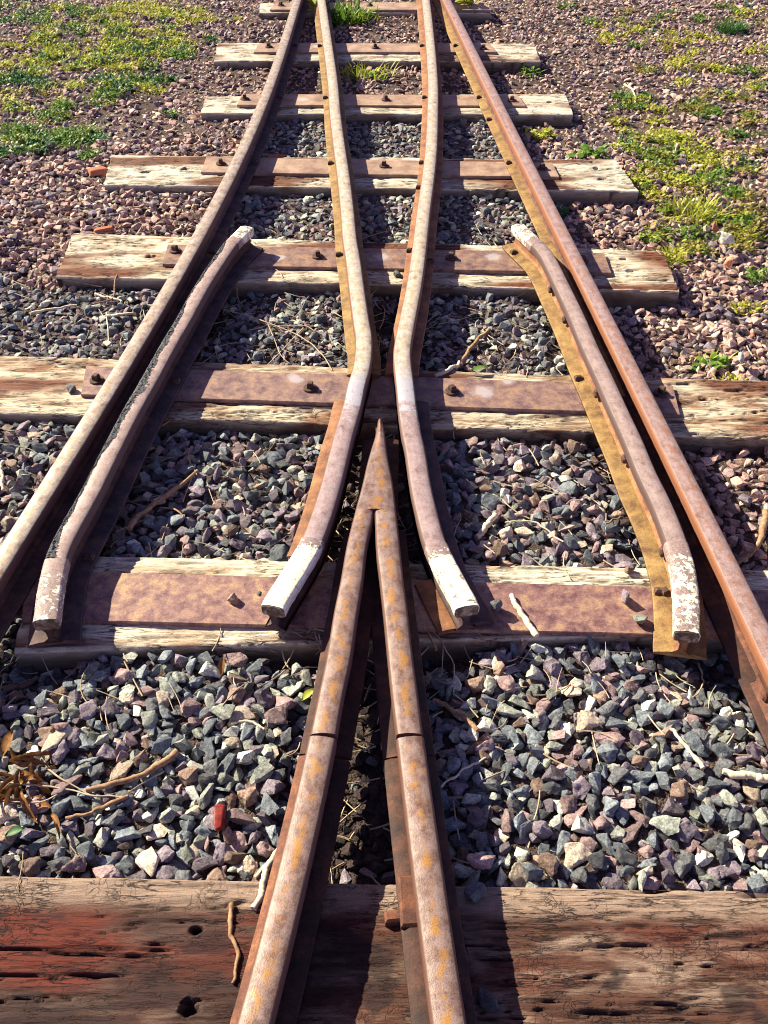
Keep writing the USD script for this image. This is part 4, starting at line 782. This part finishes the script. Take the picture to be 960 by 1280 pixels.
# ---------------------------------------------------------------- twigs, sticks and straw
def twig_pts(px, rad, dz=0.0, n=44, wob=0.002, seed=0, z=0.0):
    P = np.array([at(x, y, z) for x, y in px]); s = np.concatenate([[0], np.cumsum(np.linalg.norm(np.diff(P, axis=0), axis=1))]); u = np.linspace(0, s[-1], n)
    xy = np.stack([PchipInterpolator(s, P[:, k])(u) if len(P) > 2 else np.interp(u, s, P[:, k]) for k in (0, 1)], 1)
    rng = np.random.default_rng(seed); xy = xy + gaussian_filter1d(rng.standard_normal((n, 2)), 2, axis=0) * wob * 2
    g = ground_z(xy[:, 0], xy[:, 1]); win = max(3, n // 4); zz = np.array([g[max(0, i - win):i + win + 1].max() for i in range(n)]); zz = gaussian_filter1d(zz, n / 8)
    return np.column_stack([xy, zz + rad * 0.7 + dz])
def twig(name, px, r0, r1, m, label, cat='twig', branches=(), dz=0.0, z=0.0, seed=0, knots=0.12):
    r0, r1 = r0 * 0.82, r1 * 0.82; p = twig_pts(px, max(r0, r1), dz, seed=seed, z=z); rad = np.linspace(r0, r1, len(p)); rng = np.random.default_rng(seed + 50); rad = rad * (1 + knots * gaussian_filter1d(rng.standard_normal(len(p)), 1.4) * 1.5)
    c = p[0]; t = thing(name, label, cat, (c[0], c[1], c[2] - r0)); obj('stem', tube(p, np.maximum(rad, 0.0006), 9, 0.11, seed), M[m], t, smooth=50)
    for b in branches:
        q = twig_pts(b[0], b[1], dz, 12, 0.002, seed + 9, z); obj('branch', tube(q, np.linspace(b[1], b[1] * 0.6, len(q)), 6, 0.08, seed), M[m], t, smooth=50)
twig('stick', [(638, 746), (652, 770), (671, 797)], 0.007, 0.009, 'twig_pale', 'pale peeled stick lying across the right half of the near plate', 'stick', dz=RB + 0.001, z=RB, seed=1)
twig('twig', [(543, 471), (566, 460), (575, 446)], 0.0075, 0.0065, 'twig_pale', 'white peeled bent end of a twig right of the knee of the right bent rail', seed=2)
twig('twig', [(576, 446), (590, 425), (612, 404)], 0.008, 0.007, 'twig', 'brown twig leading up from the white bent one right of the bent rails', seed=3)
twig('twig', [(160, 656), (182, 632), (215, 607), (246, 580)], 0.0085, 0.006, 'twig', 'brown twig beside the left guard rail in the second stone bed', branches=[([(195, 622), (215, 628), (225, 640)], 0.003)], seed=4)
twig('twig', [(108, 986), (165, 969), (200, 951), (223, 936)], 0.006, 0.0075, 'twig', 'longest brown twig in the front left stone bed', seed=5)
twig('twig', [(80, 1023), (112, 1012), (160, 993)], 0.004, 0.005, 'twig', 'thinner light brown twig just nearer than the longest one, front left bed', seed=6)
twig('straw_sprig', [(0, 974), (55, 981), (100, 990), (120, 993), (152, 993)], 0.0022, 0.0018, 'straw', 'thin forked dry sprig leading to the brown leaves at the left edge', branches=[([(55, 957), (80, 975), (115, 993)], 0.002), ([(0, 1000), (50, 1001), (85, 985)], 0.002)], seed=7)
twig('root', [(322, 1136), (330, 1112), (334, 1085), (347, 1050)], 0.0085, 0.006, 'twig_pale', 'pale forked root beside the left nose rail at the nearest sleeper', 'root', branches=[([(318, 1090), (328, 1082), (342, 1062)], 0.004)], seed=8)
twig('twig', [(291, 1131), (289, 1165), (299, 1193), (292, 1232)], 0.005, 0.0035, 'twig', 'crooked twig lying on the nearest sleeper left of the nose rails', seed=9)
twig('stick', [(905, 964), (925, 970), (975, 976)], 0.0075, 0.010, 'twig_pale', 'pale stick entering from the right edge over the front stones', 'stick', seed=10)
twig('stick', [(961, 625), (958, 653), (948, 673), (924, 692)], 0.011, 0.006, 'twig', 'curved brown stick at the right edge beyond the right outer rail', 'stick', seed=11)
twig('twig', [(862, 555), (878, 580), (896, 610), (906, 628)], 0.006, 0.008, 'twig_dark', 'dark twig along the right outer rail nearer than the long sleeper', seed=12)
twig('twig', [(538, 868), (570, 887), (598, 912)], 0.0045, 0.007, 'twig', 'brown twig at the inner edge of the front right stone bed', seed=13)
twig('twig', [(838, 908), (862, 938), (880, 958)], 0.0045, 0.0055, 'twig_pale', 'straight pale twig lying amid the front right stones', seed=14)
twig('twig', [(553, 978), (575, 962), (606, 945)], 0.003, 0.002, 'twig_pale', 'thin pale twig beside the right nose rail in the front right bed', seed=15)
twig('straw_sprig', [(278, 379), (340, 397), (384, 420), (400, 440), (416, 464)], 0.0026, 0.0018, 'straw', 'long angled dry grass stalk with forks, third stone bed left of the bent rails', branches=[([(334, 396), (378, 397), (392, 404)], 0.0022), ([(378, 398), (350, 428), (325, 453)], 0.0026), ([(334, 397), (342, 420), (352, 445), (362, 455)], 0.0016), ([(303, 448), (330, 450), (362, 454)], 0.0022)], seed=16)
twig('straw_sprig', [(274, 403), (269, 425), (276, 442)], 0.0022, 0.0016, 'straw', 'short bent straw beside the left guard rail', seed=17)
twig('stick', [(34, 381), (60, 376), (94, 371)], 0.0055, 0.004, 'twig_pale', 'straight grey stick outside the left outer rail', 'stick', seed=18)
twig('twig', [(116, 356), (134, 362), (152, 368)], 0.005, 0.004, 'twig_pale', 'pale twig under the front edge of the bleached sleeper, left of the rail', seed=19)
twig('twig', [(146, 345), (140, 362), (112, 373)], 0.0035, 0.003, 'twig', 'curved reddish twig hanging by the left end of the bleached sleeper', seed=20)
twig('stick', [(131, 385), (148, 386), (164, 385)], 0.0065, 0.005, 'twig_pale', 'short pale stick close to the left outer rail', 'stick', branches=[([(130, 380), (132, 400), (133, 416)], 0.0025)], seed=21)
twig('stick', [(598, 660), (610, 648), (621, 637)], 0.0095, 0.0085, 'twig_pale', 'short thick pale stick among stones right of the right bent rail', 'stick', seed=22)
twig('straw_sprig', [(632, 641), (665, 641), (690, 656), (704, 667)], 0.0028, 0.0022, 'twig_pale', 'arched pale stalk over the stones right of the short thick stick', seed=23)
twig('twig', [(757, 652), (775, 644), (796, 631)], 0.0026, 0.002, 'twig', 'thin reddish twig resting on the ochre guard rail foot', dz=0.012, seed=24)
twig('twig', [(0, 848), (18, 840), (38, 826)], 0.009, 0.007, 'twig_dark', 'dark stub of a branch at the left edge below the left guard rail end', seed=25)
twig('twig', [(36, 806), (62, 802), (92, 799)], 0.006, 0.004, 'twig', 'twig lying across the cut end of the left guard rail', dz=0.004, seed=26)
twig('stick', [(2, 575), (1, 590), (3, 608)], 0.006, 0.006, 'twig_pale', 'short pale stick standing at the left edge', 'stick', seed=27)
twig('straw_sprig', [(525, 752), (532, 780), (545, 815)], 0.0035, 0.003, 'twig', 'brown stalk in the shade right of the nose rails', seed=28)
twig('straw_sprig', [(522, 752), (545, 795), (570, 822)], 0.002, 0.0014, 'straw', 'thin looping straw beside the white end of the right bent rail', seed=29)
twig('straw_sprig', [(880, 812), (884, 835), (876, 855), (868, 868)], 0.0022, 0.0018, 'straw', 'thin pale stalk below the ochre guard rail end', seed=30)
twig('stick', [(848, 168), (847, 176), (840, 183)], 0.006, 0.005, 'twig_pale', 'small pale stick in the gravel right of the short sleepers', 'stick', seed=31)
twig('twig', [(782, 96), (792, 102), (796, 116)], 0.007, 0.005, 'twig_pale', 'bent pale twig in the gravel right of the rails near the top', seed=32)
twig('straw_sprig', [(288, 900), (300, 897), (330, 908)], 0.003, 0.003, 'twig_pale', 'pale twig on a flat stone left of the nose joint', seed=33)
# loose litter: straw bits too many to count
rng = np.random.default_rng(77); parts = []
def litter(mask, n, lmin, lmax, rad):
    cells = np.flatnonzero((mask & VIS).ravel())
    for c in rng.choice(cells, n):
        j, i = divmod(int(c), NX); L = rng.uniform(lmin, lmax); a = rng.uniform(0, 6.28); k = 6; s = np.linspace(-L / 2, L / 2, k); bend = rng.normal(0, 0.25) * L
        x = gx[i] + s * math.cos(a) - (s / L) ** 2 * bend * math.sin(a); y = gy[j] + s * math.sin(a) + (s / L) ** 2 * bend * math.cos(a)
        z = gaussian_filter1d(np.maximum(ground_z(x, y), ground_z(x, y).mean()), 1.5) + rad + rng.uniform(0, 0.004)
        if CEIL[j, i] < 0.01 and z.max() > 0.005: continue
        parts.append(tube(np.column_stack([x, y, z]), rad * rng.uniform(0.5, 1.3), 4))
bays = ~on_sleeper & inside
litter(bays & (GYY > 1.1) & (GYY < 3.3), 260, 0.03, 0.12, 0.0014); litter(core & (GYY > 0.8), 240, 0.03, 0.14, 0.0016); litter(flange, 90, 0.03, 0.10, 0.0014)
litter(leftside & (GYY < 3.2) & ~on_sleeper, 70, 0.03, 0.12, 0.0016); litter(near & ~on_sleeper & inside, 70, 0.02, 0.09, 0.0014); litter(~on_sleeper & ~inside & (GYY < 5), 90, 0.03, 0.1, 0.002); litter(on_sleeper & inside & (GYY > 1.2) & (GYY < 3.3), 22, 0.03, 0.09, 0.0013)
t = obj('dry_litter', join(parts), M['straw'], None, smooth=False); tag(t.GetPrim(), 'scattered bits of dry straw and stalk lying over the stones', 'litter', kind='stuff')

# ---------------------------------------------------------------- weeds
def blades(rng, c, rad, n, h, w, lean=0.6, flatten=1.0):
    """Grass blades: three-segment tapering strips."""
    a = rng.uniform(0, 6.28, n); r = np.sqrt(rng.random(n)) ; bx = c[0] + r * rad[0] * np.cos(a); by = c[1] + r * rad[1] * np.sin(a); bz = ground_z(bx, by) - 0.012
    az = np.where(rng.random(n) < 0.6, a, rng.uniform(0, 6.28, n)) + rng.normal(0, 0.5, n); hh = h * rng.uniform(0.45, 1.1, n); ln = np.abs(rng.normal(lean, 0.3, n)); ww = w * rng.uniform(0.6, 1.3, n)
    side = np.stack([-np.sin(az), np.cos(az), 0 * az], 1); V = []
    for k, (t, wf) in enumerate(((0, 0.7), (0.4, 1.0), (0.75, 0.75), (1.0, 0.06))):
        ang = ln * (0.35 + 0.9 * t); out = hh * t * np.sin(np.minimum(ang, 1.45)); up = hh * t * np.cos(np.minimum(ang, 1.5)) * flatten
        p = np.stack([bx + out * np.cos(az), by + out * np.sin(az), bz + up], 1); V += [p - side * (ww * wf / 2)[:, None], p + side * (ww * wf / 2)[:, None]]
    V = np.stack(V, 1).reshape(-1, 3); f = []
    for k in range(3): f += [[2 * k, 2 * k + 1, 2 * k + 3], [2 * k, 2 * k + 3, 2 * k + 2]]
    return V, (np.arange(n)[:, None, None] * 8 + np.array(f)[None]).reshape(-1, 3)
def leaves(rng, c, rad, n, size, hmax, tilt=0.5):
    """Small pointed leaves held at all heights: folded diamonds."""
    a = rng.uniform(0, 6.28, n); r = np.sqrt(rng.random(n)); bx = c[0] + r * rad[0] * np.cos(a); by = c[1] + r * rad[1] * np.sin(a); bz = ground_z(bx, by) + hmax * rng.random(n) * (1 - 0.6 * r ** 2)
    az = rng.uniform(0, 6.28, n); s = size * rng.uniform(0.5, 1.3, n); el = rng.normal(0.15, tilt, n)
    d = np.stack([np.cos(az) * np.cos(el), np.sin(az) * np.cos(el), np.sin(el)], 1); sd = np.stack([-np.sin(az), np.cos(az), rng.normal(0, 0.3, n)], 1); up = np.cross(d, sd); b = np.stack([bx, by, bz], 1); S = s[:, None]
    V = np.stack([b, b + d * S * .35 + sd * S * .24 + up * S * .06, b + d * S * .75 + sd * S * .2 + up * S * .05, b + d * S - up * S * .08, b + d * S * .75 - sd * S * .2 + up * S * .05, b + d * S * .35 - sd * S * .24 + up * S * .06], 1).reshape(-1, 3)
    f = np.array([[0, 1, 5], [1, 2, 5], [2, 4, 5], [2, 3, 4]]); return V, (np.arange(n)[:, None, None] * 6 + f[None]).reshape(-1, 3)
def weed(name, label, cat, items, px, seed):
    c = at(*px, -0.02); t = thing(name, label, cat, (c[0], c[1], float(ground_z(*c)))); r = np.random.default_rng(seed)
    for part, kind, m, off, rad, n, a, b in items:
        cc = c + np.array(off); mesh = blades(r, cc, rad, n, a, b) if kind == 'b' else leaves(r, cc, rad, n, a, b); obj(part, mesh, M[m], t, smooth=False)
weed('leafy_weed', 'lush bright green weed between the far rails at the top edge', 'weed', [('blades', 'b', 'leaf_green', (0, 0), (.15, .10), 150, .15, .010), ('leaves', 'l', 'leaf_green', (-.03, 0), (.17, .11), 190, .040, .07), ('shoots', 'b', 'leaf_lime', (.06, 0), (.16, .08), 50, .13, .007)], (432, 24), 1)
weed('leafy_weed', 'sparse bright green weed between the rails on the second bay from the top', 'weed', [('blades', 'b', 'leaf_lime', (0, 0), (.14, .07), 70, .10, .007), ('leaves', 'l', 'leaf_green', (0, 0), (.16, .08), 90, .028, .03)], (458, 94), 2)
weed('leafy_weed', 'small lime leafed weed beside the dark slate block, right of the rails', 'weed', [('leaves', 'l', 'leaf_lime', (0, 0), (.05, .05), 30, .075, .10), ('stems', 'b', 'leaf_green', (0, 0), (.03, .03), 16, .12, .004)], (584, 12), 3)
weed('grass_tuft', 'round dark green grass tuft in the upper right corner gravel', 'grass', [('blades', 'b', 'leaf_dark', (0, 0), (.085, .06), 420, .085, .004), ('shoots', 'b', 'leaf_green', (0, 0), (.085, .05), 120, .09, .004)], (916, 30), 4)
weed('grass_tuft', 'bright lime tuft just behind the right end of the bleached sleeper', 'grass', [('blades', 'b', 'leaf_lime', (0, 0), (.05, .04), 150, .06, .005), ('leaves', 'l', 'leaf_lime', (0, 0), (.06, .04), 90, .018, .03)], (842, 309), 5)
weed('grass_tuft', 'largest spreading lime grass clump right of the grey bleached sleeper', 'grass', [('blades', 'b', 'leaf_lime', (0, 0), (.11, .09), 210, .085, .006), ('shoots', 'b', 'leaf_green', (.03, .05), (.13, .09), 70, .07, .005)], (868, 260), 6)
weed('leafy_weed', 'flat weed with long green leaves behind the long sleeper on the right', 'weed', [('leaves', 'l', 'leaf_green', (0, 0), (.055, .03), 26, .036, .014), ('blades', 'b', 'leaf_lime', (-.02, .01), (.06, .025), 22, .06, .005)], (897, 441), 7)
weed('leafy_weed', 'small green weed at the end of the narrow sleeper, right', 'weed', [('leaves', 'l', 'leaf_green', (0, 0), (.05, .035), 60, .035, .03), ('blades', 'b', 'leaf_lime', (0, 0), (.05, .03), 20, .06, .006)], (664, 84), 8)
weed('leafy_weed', 'two-leaved green weed in front of the short grey sleeper, right of the rail', 'weed', [('leaves', 'l', 'leaf_lime', (0, 0), (.07, .03), 60, .032, .03), ('blades', 'b', 'leaf_lime', (.02, .02), (.05, .03), 24, .06, .005)], (674, 162), 9)
weed('leafy_weed', 'green weed in the gravel behind the right end of the grey bleached sleeper', 'weed', [('leaves', 'l', 'leaf_green', (0, 0), (.08, .04), 50, .045, .02), ('blades', 'b', 'leaf_green', (0, 0), (.06, .04), 24, .06, .006)], (740, 187), 10)
weed('leafy_weed', 'dark green clover patch left of the rails, alone on bare gravel', 'weed', [('leaves', 'l', 'leaf_dark', (0, 0), (.08, .06), 190, .024, .03)], (147, 113), 11)
weed('leafy_weed', 'tiny green sprout on the gravel left of the short grey sleeper', 'weed', [('leaves', 'l', 'leaf_green', (0, 0), (.035, .025), 60, .02, .025)], (214, 142), 12)
weed('leafy_weed', 'pale yellowish leaf shoot standing against the far left rail', 'weed', [('leaves', 'l', 'leaf_lime', (0, 0), (.02, .02), 5, .08, .09)], (388, 17), 13)
def single_leaf(px, size, az, m, label, el=0.2, z=None):
    x, y = at(*px); z0 = float(ground_z(x, y)) + 0.004 if z is None else z; n = 7; s = np.linspace(0, 1, n); w = size * 0.24 * np.sin(np.pi * np.clip(s, 0.02, 0.98)) ** 0.8
    d = np.array([math.cos(az), math.sin(az)]); V = []
    for k in range(n):
        b = np.array([x, y]) + d * size * (s[k] - .5); zz = z0 + el * size * s[k] + 0.12 * size * math.sin(3 * s[k])
        for o, dz in ((-1, 0.1), (0, 0), (1, 0.1)): V.append([b[0] - d[1] * w[k] * o, b[1] + d[0] * w[k] * o, zz + dz * size])
    f = []
    for k in range(n - 1):
        for o in (0, 1): a = 3 * k + o; f += [[a, a + 1, a + 4], [a, a + 4, a + 3]]
    t = obj('fallen_leaf', (np.array(V), np.array(f)), M[m], None, smooth=True); tag(t.GetPrim(), label, 'leaf')
single_leaf((598, 466), 0.045, 0.2, 'leaf_green', 'single bright green leaf on the edge of the long sleeper beside the bent twig')
single_leaf((19, 1042), 0.035, 0.3, 'leaf_dark', 'small dark green leaf among the stones at the left edge, front left bed')
single_leaf((277, 832), 0.030, 1.5, 'leaf_dry', 'small orange leaf standing before the near sleeper, left side', 0.8)
single_leaf((384, 862), 0.034, 0.8, 'leaf_lime', 'narrow yellowish leaf beside the left nose rail, front left bed')
single_leaf((12, 935), 0.045, 1.2, 'leaf_dry', 'upright curled brown leaf at the left edge, front left bed', 0.6)
# the clump of brown leaves at the left edge
r = np.random.default_rng(9); c = at(38, 985); t = thing('dry_leaf_clump', 'clump of curled orange-brown dead leaves at the left edge, front left bed', 'leaves', (c[0], c[1], float(ground_z(*c))))
for k in range(26):
    p0 = c + r.normal(0, 1, 2) * [.045, .03]; L = r.uniform(.03, .075); az = r.normal(0.3, .7); n = 8; s = np.linspace(-.5, .5, n); V = []; cu = r.uniform(-1, 1)
    z0 = float(ground_z(*p0)) + r.uniform(0, .022)
    for q in s:
        w = .0042 * math.cos(q * 2.9) + .0006; xx = p0[0] + L * q * math.cos(az) - cu * .03 * q * q * math.sin(az); yy = p0[1] + L * q * math.sin(az) + cu * .03 * q * q * math.cos(az); zz = z0 + .012 * math.cos(q * 4 + k)
        V += [[xx + w * math.sin(az), yy - w * math.cos(az), zz], [xx, yy, zz - .003], [xx - w * math.sin(az), yy + w * math.cos(az), zz + .004]]
    f = []
    for a in range(n - 1):
        for o in (0, 1): b = 3 * a + o; f += [[b, b + 1, b + 4], [b, b + 4, b + 3]]
    obj('leaf', (np.array(V), np.array(f)), M['leaf_dry'], t, smooth=True)
# ground cover: low weeds nobody could count, in patches on both sides
r = np.random.default_rng(31); cover = {'leaf_lime': [], 'leaf_green': [], 'leaf_dark': [], 'leaf_olive': []}
PATCH = [((20, 12), 45, 14, 'leaf_dark', 50), ((105, 12), 40, 10, 'leaf_green', 40), ((175, 12), 55, 12, 'leaf_lime', 95), ((215, 22), 30, 10, 'leaf_lime', 40), ((120, 20), 25, 8, 'leaf_lime', 30), ((60, 28), 50, 10, 'leaf_green', 45), ((150, 33), 60, 10, 'leaf_lime', 50),
         ((195, 52), 42, 10, 'leaf_lime', 85), ((222, 64), 18, 7, 'leaf_green', 45), ((90, 62), 35, 9, 'leaf_lime', 60), ((118, 71), 16, 8, 'leaf_lime', 45), ((38, 76), 34, 9, 'leaf_lime', 55), ((62, 52), 18, 7, 'leaf_lime', 30), ((170, 70), 30, 8, 'leaf_lime', 30), ((190, 62), 40, 10, 'leaf_green', 35),
         ((22, 98), 30, 12, 'leaf_dark', 60), ((52, 104), 16, 8, 'leaf_dark', 30), ((165, 101), 12, 5, 'leaf_green', 24), ((188, 100), 12, 5, 'leaf_dark', 30), ((130, 100), 14, 6, 'leaf_dark', 24), ((15, 128), 22, 12, 'leaf_lime', 40), ((65, 140), 14, 7, 'leaf_green', 34), ((78, 128), 9, 5, 'leaf_green', 20),
         ((30, 168), 34, 14, 'leaf_green', 120), ((75, 172), 22, 9, 'leaf_green', 70), ((100, 167), 16, 9, 'leaf_green', 55), ((118, 170), 9, 6, 'leaf_dark', 30), ((45, 182), 22, 8, 'leaf_dark', 60), ((110, 193), 6, 4, 'leaf_green', 14), ((8, 190), 14, 6, 'leaf_dark', 20), ((252, 18), 30, 10, 'leaf_lime', 40), ((260, 45), 12, 5, 'leaf_dark', 16), ((135, 125), 10, 5, 'leaf_dark', 16),
         ((795, 30), 20, 8, 'leaf_lime', 34), ((760, 40), 12, 5, 'leaf_lime', 22), ((775, 18), 8, 4, 'leaf_green', 14), ((822, 16), 8, 5, 'leaf_green', 14), ((842, 35), 12, 9, 'leaf_lime', 18), ((870, 38), 18, 7, 'leaf_lime', 22), ((940, 12), 30, 9, 'leaf_lime', 50), ((945, 55), 18, 6, 'leaf_lime', 22), ((895, 40), 20, 6, 'leaf_lime', 20), ((808, 75), 6, 4, 'leaf_green', 12), ((855, 68), 6, 4, 'leaf_lime', 10), ((945, 100), 16, 7, 'leaf_lime', 36),
         ((787, 118), 20, 9, 'leaf_green', 50), ((800, 115), 10, 6, 'leaf_lime', 24), ((770, 142), 8, 5, 'leaf_lime', 14), ((885, 132), 14, 5, 'leaf_green', 18), ((830, 158), 26, 10, 'leaf_lime', 60), ((787, 170), 22, 10, 'leaf_lime', 50), ((850, 165), 26, 10, 'leaf_lime', 54), ((925, 160), 16, 7, 'leaf_green', 30), ((820, 185), 30, 10, 'leaf_green', 60), ((880, 192), 24, 10, 'leaf_lime', 50), ((905, 208), 14, 7, 'leaf_green', 20), ((935, 200), 14, 8, 'leaf_dark', 26),
         ((845, 215), 34, 14, 'leaf_lime', 70), ((880, 220), 20, 9, 'leaf_green', 44), ((915, 232), 14, 8, 'leaf_green', 24), ((800, 222), 9, 6, 'leaf_lime', 22), ((905, 270), 20, 12, 'leaf_green', 34), ((925, 285), 14, 8, 'leaf_lime', 24), ((820, 284), 12, 6, 'leaf_green', 18), ((880, 295), 8, 6, 'leaf_green', 16), ((950, 330), 8, 6, 'leaf_green', 18), ((912, 472), 7, 4, 'leaf_lime', 12), ((938, 373), 8, 4, 'leaf_lime', 14), ((697, 256), 5, 3, 'leaf_dark', 10), ((820, 128), 10, 6, 'leaf_lime', 14)]
for k in range(46): PATCH.append(((r.uniform(0, 215) , r.uniform(4, 120)), 14, 5, ['leaf_lime', 'leaf_green', 'leaf_lime', 'leaf_dark'][k % 4], 16))
for k in range(95):
    q = r.uniform(690, 960), r.uniform(0, 300)
    if q[0] > 700 + q[1] * 0.45: PATCH.append((q, 9, 4, ['leaf_olive', 'leaf_olive', 'leaf_lime', 'leaf_olive', 'leaf_green'][k % 5], 9))
for (px, py), rx, ry, m, n in PATCH:
    for k in range(max(3, int(n * (0.42 if px < 300 else 0.24)))):
        q = (px + r.normal(0, rx * 0.55), py + r.normal(0, ry * 0.55)); c = at(*q, -0.02)
        if c[1] > 7.1 or abs(c[0]) > 3.2: continue
        mm = m if r.random() < 0.78 else r.choice(list(cover)); s = r.uniform(0.6, 1.3)
        cover[mm].append(leaves(r, c, (.045 * s, .04 * s), 26, .019, .018)); cover[mm].append(blades(r, c, (.04 * s, .03 * s), int(10 + 8 * r.random()), .05 * s, .0045, 0.7))
t = thing('ground_weeds', 'low mossy weeds and young grass spread in patches over the gravel on both sides', 'weeds', kind='stuff')
for m, L in cover.items(): obj({'leaf_lime': 'lime_growth', 'leaf_green': 'green_growth', 'leaf_dark': 'dark_growth', 'leaf_olive': 'olive_growth'}[m], join(L), M[m], t, smooth=False)
